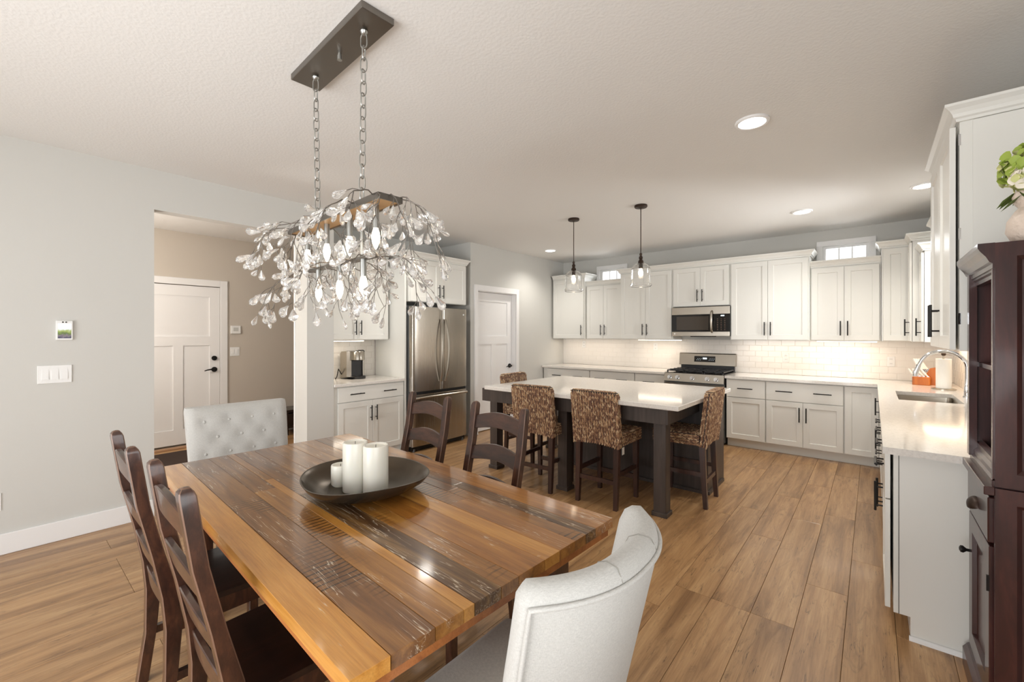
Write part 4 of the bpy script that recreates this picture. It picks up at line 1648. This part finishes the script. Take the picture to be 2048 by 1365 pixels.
prof = [(0.10, 0.0, 0), (0.145, 0.002, 0.1), (0.2, 0.02, 0.4), (0.245, 0.05, 0.8), (0.262, 0.073, 1), (0.264, 0.077, 1), (0.258, 0.077, 1), (0.238, 0.053, 0.8), (0.195, 0.026, 0.4), (0.14, 0.009, 0.1), (0.06, 0.007, 0)]
m.loops([bring(*p) for p in prof])
m.part('bowl_shell', M['bowl'], bl, 50)


def candle(x, y, r, h, label):
    T = thing('pillar_candle', label, 'candle', (x, y, TT + 0.0085))
    m = MB()
    m.lathe([(r - 0.002, 0), (r, 0.003), (r, h - 0.006), (r - 0.002, h - 0.001), (r - 0.006, h), (r - 0.012, h - 0.008), (0.004, h - 0.011)], 0, 0, 40)
    m.part('wax', M['candle'], T, 40)
    m = MB()
    m.cyl((0, 0, h - 0.012), (0.001, 0, h + 0.001), 0.0012, 6)
    m.part('wick', M['slot'], T)


candle(-1.707, 0.993, 0.0515, 0.208, 'tall ivory pillar candle in the bowl, left of the pair')
candle(-1.612, 1.032, 0.0515, 0.202, 'tall ivory pillar candle in the bowl, right of the pair')
candle(-1.815, 0.985, 0.040, 0.092, 'short ivory candle in the bowl beside the tall pair')

# ================================================================== LADDER BACK CHAIRS (face +y)


def ladder_chair(label, loc, rz):
    T = thing('dining_chair', label, 'chair', (loc[0], loc[1], 0), rz, 'ladder-back chairs along the dining table')
    prof = [(-0.035, 0.0), (-0.008, 0.2), (0.0, 0.38), (-0.01, 0.50), (-0.045, 0.66), (-0.085, 0.84), (-0.105, 0.98), (-0.112, 1.03)]
    for sx in (-1, 1):
        m = MB()
        xc = sx * 0.186
        rings = []
        for (py, pz) in prof:
            wx = 0.021 if pz > 0.3 else 0.020
            wy = 0.019 + (0.006 if 0.3 < pz < 0.6 else 0)
            c = 0.0032
            rings.append([(xc - wx, py - wy + c, pz), (xc - wx + c, py - wy, pz), (xc + wx - c, py - wy, pz), (xc + wx, py - wy + c, pz),
                          (xc + wx, py + wy - c, pz), (xc + wx - c, py + wy, pz), (xc - wx + c, py + wy, pz), (xc - wx, py + wy - c, pz)])
        # rounded tip
        for dz, k in ((0.012, 0.86), (0.02, 0.55), (0.023, 0.2)):
            py, pz = -0.114, 1.03 + dz
            wx, wy = 0.021 * k, 0.019 * k
            c = 0.0032 * k
            rings.append([(xc - wx, py - wy + c, pz), (xc - wx + c, py - wy, pz), (xc + wx - c, py - wy, pz), (xc + wx, py - wy + c, pz),
                          (xc + wx, py + wy - c, pz), (xc + wx - c, py + wy, pz), (xc - wx + c, py + wy, pz), (xc - wx, py + wy - c, pz)])
        m.loops(rings)
        m.bm.faces.ensure_lookup_table()
        for f in m.bm.faces:
            if len(f.verts) == 4 and f.calc_area() / max(e.calc_length() for e in f.edges) < 0.0062:
                f.material_index = 1
        m.part('back_post', [M['chairwood'], M['wear']], T, 30)

    def post_y(z):
        for (a, b) in zip(prof[:-1], prof[1:]):
            if a[1] <= z <= b[1]:
                t = (z - a[1]) / (b[1] - a[1])
                return a[0] + (b[0] - a[0]) * t
        return prof[-1][0]
    for zt, hh in ((1.005, 0.082), (0.835, 0.08), (0.67, 0.078), (0.515, 0.072)):
        m = MB()
        rings = []
        N = 12
        for i in range(N + 1):
            t = i / N
            x = -0.170 + 0.340 * t
            b = math.sin(PI * t)
            ztop = zt - 0.028 + 0.028 * b
            zbot = zt - hh - 0.020 + 0.020 * b
            yc = -0.014 * b
            y1, y0 = post_y(zt) + yc, post_y(zt - hh) + yc
            w2 = 0.0095
            c = 0.003
            rings.append([(x, y0 - w2, zbot + c), (x, y0 - w2 + c, zbot), (x, y0 + w2 - c, zbot), (x, y0 + w2, zbot + c),
                          (x, y1 + w2, ztop - c), (x, y1 + w2 - c, ztop), (x, y1 - w2 + c, ztop), (x, y1 - w2, ztop - c)])
        m.loops(rings)
        m.part('slat', M['slatwood'], T, 30)
    m = MB()
    m.loops([[(-0.20, -0.01, z), (0.20, -0.01, z), (0.225, 0.42, z), (0.10, 0.437, z), (-0.10, 0.437, z), (-0.225, 0.42, z)] for z in (0.425, 0.445)])
    m.part('seat', M['seatwood'], T, 30)
    for sx in (-1, 1):
        m = MB()
        m.box(sx * 0.195 - 0.02, sx * 0.195 + 0.02, 0.36, 0.40, 0, 0.425, 0.004)
        m.part('front_leg', M['chairwood'], T, None)
        m = MB()
        m.box(sx * 0.19 - 0.011, sx * 0.19 + 0.011, 0.0, 0.37, 0.18, 0.21)
        m.part('stretcher', M['chairwood'], T, None)
        m = MB()
        m.box(sx * 0.19 - 0.011, sx * 0.19 + 0.011, 0.0, 0.37, 0.36, 0.425)
        m.part('seat_rail', M['chairwood'], T, None)
    boxes((-0.19, 0.19, 0.37, 0.39, 0.36, 0.425), (-0.18, 0.18, 0.17, 0.19, 0.18, 0.205)).part('seat_rail', M['chairwood'], T, None)
    return T


c1 = ladder_chair('dark ladder-back chair at near left of the table, closest to the camera', (-1.51, 0.425), TA * 0.5)
dup(c1, (-2.135, 0.42, 0), TA * 0.6, 'dark ladder-back chair at the table side by the left wall, farther back')
dup(c1, (-1.575, 1.655, 0), PI + TA, 'dark ladder-back chair across the table in front of the island')
dup(c1, (-2.20, 1.685, 0), PI + TA, 'dark ladder-back chair across the table in front of the refrigerator')

# ================================================================== UPHOLSTERED CHAIRS


def tufted():
    T = thing('armless_chair', 'button-tufted cream linen chair at the far end of the table', 'chair', (-3.06, 1.01, 0), -PI / 2 + TA)
    # faces +y local (towards table +x): rot -90deg sends +y to +x
    m = MB()
    nxs, nzs = 24, 22
    front, back_ = [], []
    btn = []
    for r in range(4):
        zz = 0.90 - r * 0.095
        for c in range(4 if r % 2 == 0 else 3):
            xx = (-0.195 + 0.13 * c) if r % 2 == 0 else (-0.13 + 0.13 * c)
            btn.append((xx, zz))

    def fy(x, z):
        e = max(0, 1 - ((abs(x) / 0.285) ** 6)) * max(0.0, 1 - abs((z - 0.70) / 0.29) ** 8)
        d = 0.045 * e ** 0.35 if e > 0 else 0
        for bx, bz in btn:
            q = ((x - bx) ** 2 + (z - bz) ** 2)
            d -= 0.013 * math.exp(-q / 0.0007)
        return d
    rings = []
    for j in range(nzs + 1):
        z = 0.42 + (0.988 - 0.42) * j / nzs
        w = 0.262 + 0.024 * (z - 0.42) / 0.57
        if j == nzs:
            w -= 0.006
        lean = -0.10 * (z - 0.42) / 0.57
        row = []
        for i in range(nxs + 1):
            t = i / nxs * 2 - 1
            x = w * math.copysign(abs(t) ** 0.92, t)
            row.append((x, 0.0 + lean + fy(x, z), z))
        for i in range(nxs + 1):
            t = 1 - i / nxs * 2
            row.append((w * t * 0.985, -0.055 + lean, z))
        rings.append(row)
    m.loops(rings)
    b = m.part('backrest', M['linen'], T, 50)
    for bx, bz in btn:
        k = MB()
        lean = -0.10 * (bz - 0.42) / 0.57
        yy = lean + fy(bx, bz)
        k.lathe([(0.0, -0.004), (0.010, -0.002), (0.0115, 0.001), (0.008, 0.005), (0.0, 0.0065)], 0, 0, 12)
        k.part('button', M['linen'], b, 50, loc=(bx, yy, bz), rot=(-PI / 2, 0, 0))
    m = MB()
    m.box(-0.26, 0.26, -0.02, 0.46, 0.33, 0.48, 0.03, seg=3)
    m.part('seat', M['linen_seat'], T, 50)
    for sx in (-1, 1):
        for y, lab in ((-0.05, 0), (0.42, 1)):
            k = MB()
            k.box(sx * 0.22 - 0.02, sx * 0.22 + 0.02, y - 0.02, y + 0.02, 0, 0.33)
            k.part('leg', M['espresso'], T, None)


tufted()


def barrel():
    T = thing('barrel_chair', 'curved-back cream linen chair at the near end of the table', 'chair', (-0.662, 0.912, 0), PI / 2)
    # local +y faces world -x ; local x -> world y
    m = MB()
    N = 26
    hw = 0.274

    def cur(t, off, z):
        """plan curve of the back, t in -1..1; off: thickness offset inward"""
        x = hw * t
        y = -0.285 + 0.108 * abs(t) ** 2.4
        # tangent / normal
        dx, dy = hw, 0.108 * 2.4 * abs(t) ** 1.4 * (1 if t > 0 else -1)
        n = Vector((-dy, dx)).normalized()
        sc = 1 - 0.15 * max(0, (0.95 - z)) / 0.55
        return (x * sc + n.x * off, y + n.y * off + 0.11 * max(0, (0.95 - z)) / 0.5, z)
    rings = []
    for i in range(N + 1):
        t = -1 + 2 * i / N
        ring = []
        ed = 0.0
        zt = 0.945
        for off, z in ((0.004, 0.20), (0.0, 0.50), (0.0, 0.75), (0.0, zt - 0.025), (0.008, zt - 0.008), (0.025, zt + 0.008), (0.05, zt + 0.010), (0.07, zt), (0.078, zt - 0.03), (0.075, 0.75), (0.072, 0.5), (0.07, 0.30)):
            k = 1.0
            ring.append(cur(t, off, z))
        rings.append(ring)
    # rounded ends
    def endring(t, k_, out):
        r = []
        base_ = rings[0] if t < 0 else rings[-1]
        cx = sum(p[0] for p in base_) / len(base_)
        cy = sum(p[1] for p in base_) / len(base_)
        for p in base_:
            q0 = cur(t, 0.037, min(p[2], 0.93))
            r.append((q0[0] + (p[0] - q0[0]) * k_ + (out if t > 0 else -out), q0[1] + (p[1] - q0[1]) * k_ + out * 0.6, p[2] - (out * (1.1 if t > 0 else 0.8) if p[2] > 0.9 else 0)))
        return r
    rings = [endring(-1, 0.3, 0.021), endring(-1, 0.72, 0.015), endring(-1, 0.93, 0.007)] + rings + [endring(1, 0.93, 0.007), endring(1, 0.72, 0.016), endring(1, 0.3, 0.023)]
    m.loops(rings)
    b = m.part('backrest', M['linen'], T, 60)
    # piping
    pts = [cur(-1 + 2 * i / N, -0.002, 0.922) for i in range(N + 1)]
    k = MB()
    low0 = [cur(-1.0, -0.002, z) for z in (0.22, 0.4, 0.6, 0.8, 0.9)]
    low1 = [cur(1.0, -0.002, z) for z in (0.9, 0.8, 0.6, 0.4, 0.22)]
    k.tube(low0 + pts + low1, 0.0055, 8)
    k.part('piping', M['linen'], b, 60)
    for t in (-0.33, 0.33):
        k = MB()
        k.tube([cur(t, 0.003, 0.928), cur(t, 0.02, 0.9535), cur(t, 0.05, 0.9565), cur(t, 0.072, 0.945), cur(t, 0.0795, 0.915), cur(t, 0.0765, 0.75)], 0.0009, 6)
        k.part('seam', M['seam'], b)
    m = MB()
    m.box(-0.215, 0.215, -0.10, 0.30, 0.30, 0.485, 0.03, seg=3)
    m.part('seat', M['linen_seat'], T, 50)
    for sx in (-1, 1):
        for y in (-0.06, 0.25):
            q = MB()
            q.box(sx * 0.18 - 0.02, sx * 0.21 + 0.02, y - 0.02, y + 0.02, 0, 0.30)
            q.part('leg', M['espresso'], T, None)


barrel()

# ================================================================== HUTCH (faces -x; local x along -y)
hu = thing('china_hutch', 'tall dark mahogany hutch with open shelves against the right wall', 'hutch', (0.325, 2.70, 0), -PI / 2)
HW = 0.46           # local x 0..HW (far..near), local y depth
HD = RX - 0.325 - 0.005
HJ = 0.905
m = MB()
m.box(0, HW, 0.012, HD, 0.10, HJ)
m.part('lower_body', M['mahogany'], hu, None)


def side_panel(z0, z1, name):
    """framed recessed side facing the camera (local +x side)"""
    m = MB()
    fw = 0.05
    y0, y1 = 0.0, HD
    x = HW

    def R(o, xx):
        return [(xx, y0 + o, z0 + o), (xx, y1 - o, z0 + o), (xx, y1 - o, z1 - o), (xx, y0 + o, z1 - o)]
    m.loops([R(0, x), R(0, x + 0.016), R(fw, x + 0.016), R(fw + 0.006, x + 0.010), R(fw + 0.014, x + 0.002)], True, True)
    m.part(name, M['mahogany'], hu, None)


side_panel(0.0, HJ - 0.003, 'side_panel')
side_panel(HJ + 0.003, 1.755, 'side_panel')
# upper case: open front
m = MB()
m.box(0, 0.02, 0, HD, HJ, 1.74)
m.part('upper_side', M['mahogany'], hu, None)
boxes((0.02, HW, HD - 0.015, HD, HJ, 1.74)).part('back_board', M['mahogany'], hu, None)
boxes((0, HW, 0, HD, 1.735, 1.755)).part('top_board', M['mahogany'], hu, None)
boxes((0.02, HW, 0.02, HD - 0.015, 1.30, 1.318)).part('shelf', M['mahogany'], hu, None)
boxes((0.0, 0.045, -0.012, 0.012, HJ + 0.02, 1.70)).part('stile', M['mahogany'], hu, None)
boxes((HW - 0.02, HW, -0.004, 0.012, HJ + 0.02, 1.70)).part('stile', M['mahogany'], hu, None)
m = MB()
m.prism([(0.03, HJ), (-0.006, HJ), (-0.006, HJ + 0.022), (0.002, HJ + 0.028), (0.002, HJ + 0.045), (0.012, HJ + 0.055), (0.012, HJ + 0.075), (0.03, HJ + 0.085)], 0, 0.02, HW)
m.part('lower_rail', M['mahogany'], hu, None)
m = MB()
m.prism([(0.03, 1.64), (0.008, 1.64), (0.008, 1.655), (0.0, 1.66), (0.0, 1.70), (0.03, 1.70)], 0, 0.02, HW)
m.part('upper_rail', M['mahogany'], hu, None)
HC = [(0.0, 0.0), (0.006, 0.0), (0.006, 0.016), (0.014, 0.022), (0.022, 0.04), (0.036, 0.06), (0.042, 0.072), (0.042, 0.088), (0.0, 0.088)]
m = MB()
m.prism([(-o, 1.668 + z) for o, z in HC], 0, -0.02, HW + 0.016)
m.part('crown_moulding', M['mahogany'], hu, None)
# ledge
boxes((-0.01, HW + 0.016, -0.027, 0.0, HJ - 0.03, HJ), (0, HW, 0, HD, HJ - 0.0025, HJ), bev=0.002).part('ledge', M['mahogany'], hu, None)
m = MB()
m.box(0.03, HW - 0.012, -0.014, 0.012, 0.70, 0.862, 0.004)
dr = m.part('drawer', M['mahogany'], hu, None)
m = MB()
rings = []
for i in range(11):
    a = max(0.02, min(PI - 0.02, PI * i / 10))
    rings.append([(0.225 + 0.046 * math.cos(a), -0.014 - 0.027 * math.sin(a) * math.sin(b), 0.765 + 0.034 * math.sin(a) * math.cos(b)) for b in [PI * 0.62 * k / 8 for k in range(9)]])
m.loops(rings, False, False, closed=False)
m.part('cup_pull', M['bronze'], dr, 50)
sd = shaker(HW - 0.05, 0.56, 0.07, 0.014)
dd = sd.part('door', M['mahogany'], hu, None, loc=(0.03, 0.01, 0.125))
m = MB()
m.tube([(0, -DT, 0), (0, -DT - 0.012, 0), (0, -DT - 0.022, 0), (0, -DT - 0.03, 0), (0, -DT - 0.034, 0)], [0.006, 0.006, 0.015, 0.014, 0.006], 12)
m.part('knob', M['black'], dd, 50, loc=(0.035, 0, 0.40))
m = MB()
m.box(HW - 0.058, HW - 0.05, -DT - 0.006, -DT + 0.002, 0.40, 0.455)
m.part('hinge', M['black'], dd, None)
m = MB()
m.prism([(0.03, 0.0), (-0.025, 0.0), (-0.025, 0.075), (-0.018, 0.085), (-0.012, 0.095), (0.0, 0.105), (0.03, 0.105)], 0, -0.012, HW - 0.001)
m.part('plinth', M['mahogany'], hu, None)

# vase and hydrangeas on the hutch
VX, VY = 0.447, 2.36
vs = thing('vase', 'crackled cream ceramic vase standing on top of the dark hutch', 'vase', (VX, VY, 1.7555))
m = MB()
m.lathe([(0.045, 0), (0.06, 0.01), (0.078, 0.05), (0.074, 0.09), (0.054, 0.125), (0.046, 0.135), (0.058, 0.155), (0.062, 0.175), (0.052, 0.198), (0.046, 0.202), (0.044, 0.195), (0.05, 0.175), (0.04, 0.14)], 0, 0, 36)
m.part('vase_body', M['ceramic'], vs, 50)
fr = random.Random(21)


def petal(bm, c, n, size, rnd, mi):
    n = n.normalized()
    a = n.orthogonal().normalized()
    a = (Matrix.Rotation(rnd.uniform(0, 6.28), 3, n) @ a)
    b = n.cross(a)
    L, Wp = size, size * 0.95
    P = lambda u, w, h: bm.verts.new(c + a * L * u + b * Wp * w + n * size * h)
    v = [P(0, 0, 0), P(0.3, 0.34, 0.12), P(0.68, 0.48, 0.2), P(0.95, 0.26, 0.12), P(1.04, 0, 0.06), P(0.95, -0.26, 0.12), P(0.68, -0.48, 0.2), P(0.3, -0.34, 0.12), P(0.55, 0, 0.02)]
    for i in range(8):
        f = bm.faces.new((v[i], v[(i + 1) % 8], v[8]))
        f.material_index = mi
        f.smooth = True


def hydrangea(dx, dy, dz, r, mats, label, weights):
    T = thing('hydrangea', label, 'flower', (VX + dx * 0.12, VY + dy * 0.12, 1.7555 + 0.16), 0, 'hydrangeas in the cream vase')
    m = MB()
    m.tube([(-dx * 0.08, -dy * 0.08, -0.06), (0, 0, 0.03), (dx * 0.88, dy * 0.88, dz - r * 0.5)], 0.003, 6)
    m.part('stem', M['leaf'], T)
    m = MB()
    for k in range(90):
        v = Vector((fr.gauss(0, 1), fr.gauss(0, 1), fr.gauss(0, 1))).normalized()
        mi = fr.choices((0, 1), weights)[0]
        petal(m.bm, Vector((dx * 0.88, dy * 0.88, dz)) + v * r * fr.uniform(0.75, 0.95), v + Vector((fr.uniform(-.5, .5), fr.uniform(-.5, .5), fr.uniform(-.5, .5))), fr.uniform(0.026, 0.04), fr, mi)
    m.part('bloom', mats, T, None, kind='stuff')
    m = MB()
    for k in range(3):
        a = fr.uniform(0, 6.28)
        d = Vector((math.cos(a) * 0.6 + dx * 4, math.sin(a) * 0.6 + dy * 4, -0.3)).normalized()
        sdv = d.cross(Vector((0, 0, 1))).normalized()
        c0 = Vector((dx * 0.5, dy * 0.5, dz * 0.35))
        pts = [c0, c0 + d * 0.03 + sdv * 0.018, c0 + d * 0.06 + sdv * 0.014 - Vector((0, 0, 0.006)), c0 + d * 0.085 - Vector((0, 0, 0.02)), c0 + d * 0.06 - sdv * 0.014 - Vector((0, 0, 0.006)), c0 + d * 0.03 - sdv * 0.018]
        m.poly(pts)
    m.part('leaves', M['leaf'], T, None)


hydrangea(-0.045, -0.01, 0.115, 0.05, [M['petal_g'], M['petal_y']], 'lime green hydrangea bloom leaning left out of the cream vase', (3, 2))
hydrangea(0.025, -0.035, 0.15, 0.052, [M['petal_w'], M['petal_y']], 'creamy white hydrangea bloom at the front top of the cream vase', (4, 1))
hydrangea(0.0, 0.045, 0.16, 0.05, [M['petal_g'], M['petal_y']], 'green hydrangea bloom at the back top of the cream vase', (2, 2))
hydrangea(-0.03, -0.055, 0.07, 0.042, [M['petal_y'], M['petal_w']], 'pale green hydrangea bloom hanging low over the vase rim', (2, 2))
hydrangea(0.06, 0.01, 0.11, 0.05, [M['petal_g'], M['petal_w']], 'green and white hydrangea bloom on the right of the cream vase', (2, 2))

# ================================================================== CHANDELIER
CX, CY = -1.875, 1.003
ch = thing('chandelier', 'crystal twig chandelier hanging on two chains over the dining table', 'chandelier', (CX, CY, H), -0.05)
m = MB()
m.box(-0.355, 0.355, -0.072, 0.072, -0.03, 0, 0.002)
m.part('ceiling_canopy', M['pewter'], ch, None)
m = MB()
m.cyl((0.02, 0, -0.03), (0.02, 0, -0.04), 0.008, 14)
m.cyl((0.02, 0, -0.04), (0.02, 0, -0.06), 0.011, 14)
m.part('finial', M['chain'], ch)
ck = MB()
a, b = 0.0135, 0.023
pts = []
for i in range(8):
    t = PI * i / 7
    pts.append((a * math.cos(t), 0, b - a + 0.0 + a * math.sin(t)))
for i in range(8):
    t = PI + PI * i / 7
    pts.append((a * math.cos(t), 0, -(b - a) + a * math.sin(t)))
pts = [(p[0], p[1], p[2] * 1.35) for p in pts]
ck.tube(pts, 0.0028, 6, closed=True)
LINK = ck.mesh('chain_link', M['chain'], 60)
rc = random.Random(2)
for (xt, xb) in ((-0.235, -0.21), (0.24, 0.222)):
    mm = MB()
    mm.lathe([(0.0, -0.03), (0.012, -0.03), (0.016, -0.036), (0.012, -0.044), (0.006, -0.05), (0.0, -0.052)], xt, 0, 16)
    mm.part('chain_mount', M['chain'], ch, 50)
    n = 14
    for i in range(n):
        t = (i + 0.5) / n
        link('chain_link', LINK, ch, loc=(xt + (xb - xt) * t, 0, -0.05 - 0.69 * t), rot=(0, 0, (PI / 2 if i % 2 else 0) + 0.5 + rc.uniform(-0.2, 0.2)))
# upper tray and lower bar (z relative to ceiling)
ZT = -0.775
tr = MB()
tp_ = MB()
tp_.box(-0.438, 0.438, -0.047, 0.047, ZT - 0.006, ZT + 0.004)
tp_.part('tray_plate', flat('bulb_lit_plate', srgb(196, 156, 104), 0.4, 0.3), ch, None)  # bulb light painted as a warm colour on the tray underside
tr.box(-0.44, 0.44, -0.054, -0.048, ZT - 0.012, ZT + 0.012)
tr.box(-0.44, 0.44, 0.048, 0.054, ZT - 0.012, ZT + 0.012)
tr.box(-0.445, -0.439, -0.054, 0.054, ZT - 0.012, ZT + 0.012)
tr.box(0.439, 0.445, -0.054, 0.054, ZT - 0.012, ZT + 0.012)
tr.part('tray', M['pewter'], ch, None)
for x in (-0.21, 0.222):
    mm = MB()
    mm.cyl((x, 0, ZT - 0.21), (x, 0, ZT + 0.015), 0.006, 8)
    mm.part('stem', M['chain'], ch)
mm = MB()
mm.box(-0.33, 0.33, -0.018, 0.018, ZT - 0.215, ZT - 0.205)
mm.part('lower_bar', M['pewter'], ch, None)
bulbs = [(-0.33, 0, ZT), (-0.11, 0, ZT), (0.115, 0, ZT), (0.335, 0, ZT), (-0.2, 0, ZT - 0.185), (0.02, 0, ZT - 0.185), (0.235, 0, ZT - 0.185)]
for (bx, by, bz) in bulbs:
    mm = MB()
    mm.cyl((bx, by, bz - 0.005), (bx, by, bz - 0.10), 0.013, 14)
    s = mm.part('lamp_socket', M['chain'], ch)
    mm = MB()
    mm.lathe([(0.009, bz - 0.10), (0.014, bz - 0.115), (0.0175, bz - 0.135), (0.014, bz - 0.158), (0.006, bz - 0.178), (0.0, bz - 0.186)], bx, by, 14)
    mm.part('bulb', M['bulb'], s, 60)
# faceted crystal drops
CR = []
for kind, (ln, rr) in enumerate(((0.052, 0.0135), (0.046, 0.0155), (0.056, 0.0125))):
    mm = MB()
    mm.lathe([(0.0015, 0.0), (0.004, 0.10 * ln), (rr * 0.62, 0.38 * ln), (rr, 0.68 * ln), (rr * 0.75, 0.88 * ln), (rr * 0.2, ln)], 0, 0, 7, sx=1.0, sy=0.6)
    CR.append(mm.mesh('crystal', M['crystal']))
rb = random.Random(19)
ncr = 0


def add_crystal(p, d):
    global ncr
    d = d.normalized()
    q = d.to_track_quat('Z', 'Y')
    o = bpy.data.objects.new('crystal', CR[rb.randrange(3)])
    COL.objects.link(o)
    o.parent = ch
    o.location = p
    e = (q @ Matrix.Rotation(rb.uniform(0, 6.28), 3, 'Z').to_quaternion()).to_euler()
    o.rotation_euler = e
    s = rb.uniform(0.85, 1.12)
    o.scale = (s * 1.25, s * 1.25, s * 1.1)
    ncr += 1


def branch(start, ctrl, end, ntwig):
    """arched main wire with twigs that each end in crystals"""
    m = MB()
    n = 9
    pts = []
    for i in range(n + 1):
        t = i / n
        p = start * (1 - t) ** 2 + ctrl * 2 * t * (1 - t) + end * t * t
        pts.append(p + Vector((rb.uniform(-1, 1), rb.uniform(-1, 1), rb.uniform(-1, 1))) * 0.007 * min(1, 3 * t))
    m.tube(pts, [0.0027 - 0.0013 * i / n for i in range(n + 1)], 6)
    tips = [(pts[-1], (pts[-1] - pts[-2]))]
    for k in range(ntwig):
        i = 2 + int((n - 2) * (k + 0.2 + rb.uniform(0, 0.6)) / ntwig)
        i = min(i, n - 1)
        base_ = pts[i]
        t = (pts[i + 1] - pts[i]).normalized()
        sd = t.cross(Vector((rb.uniform(-1, 1), rb.uniform(-1, 1), rb.uniform(-1, 1)))).normalized()
        tv = (t * 0.7 + sd * 0.9 + Vector((0, 0, -0.55))).normalized()
        L = rb.uniform(0.035, 0.075)
        mid = base_ + tv * L * 0.55
        tv2 = (tv + Vector((0, 0, -0.5))).normalized()
        e = mid + tv2 * L * 0.45
        m.tube([base_, mid, e], [0.0016, 0.0014, 0.0011], 5)
        tips.append((e, tv2))
        s2 = (tv * 0.6 + tv.cross(sd) * rb.choice((-1, 1)) * 0.7 + Vector((0, 0, -0.15))).normalized()
        e2 = mid + s2 * 0.028
        m.tube([mid, e2], [0.0012, 0.001], 5)
        tips.append((e2, s2))
    m.part('branch', M['twig'], ch, 60)
    for q, dv in tips:
        if ncr < 299 and rb.random() < 0.93:
            add_crystal(q, dv)


def U(a):
    return rb.uniform(-a, a)


# upper tier arches outward from the tray, lower tier droops
for i in range(6):
    x = -0.40 + 0.16 * i
    for s in (-1, 1):
        branch(Vector((x, s * 0.05, ZT + 0.01)), Vector((x * 1.15 + U(0.05), s * (0.17 + U(0.03)), ZT + 0.03 + U(0.03))), Vector((x * 1.2 + U(0.05), s * (0.225 + U(0.03)), ZT - 0.22 + U(0.06))), 5)
for s in (-1, 1):
    for k in (-0.8, 0.0, 0.8):
        branch(Vector((s * 0.43, k * 0.05, ZT + 0.01)), Vector((s * 0.52, k * 0.1, ZT + 0.02 + U(0.03))), Vector((s * (0.565 + U(0.02)), k * 0.2, ZT - 0.22 + U(0.05))), 5)
for i in range(5):
    x = -0.32 + 0.16 * i
    for s in (-1, 1):
        branch(Vector((x, s * 0.018, ZT - 0.21)), Vector((x * 1.1 + U(0.06), s * (0.15 + U(0.03)), ZT - 0.19)), Vector((x * 1.2 + U(0.08), s * (0.19 + U(0.05)), ZT - 0.41 + U(0.04))), 4)
for s in (-1, 1):
    for k in (-0.5, 0.5):
        branch(Vector((s * 0.33, 0, ZT - 0.21)), Vector((s * 0.48, k * 0.12, ZT - 0.18)), Vector((s * 0.52, k * 0.22, ZT - 0.38 + U(0.04))), 4)
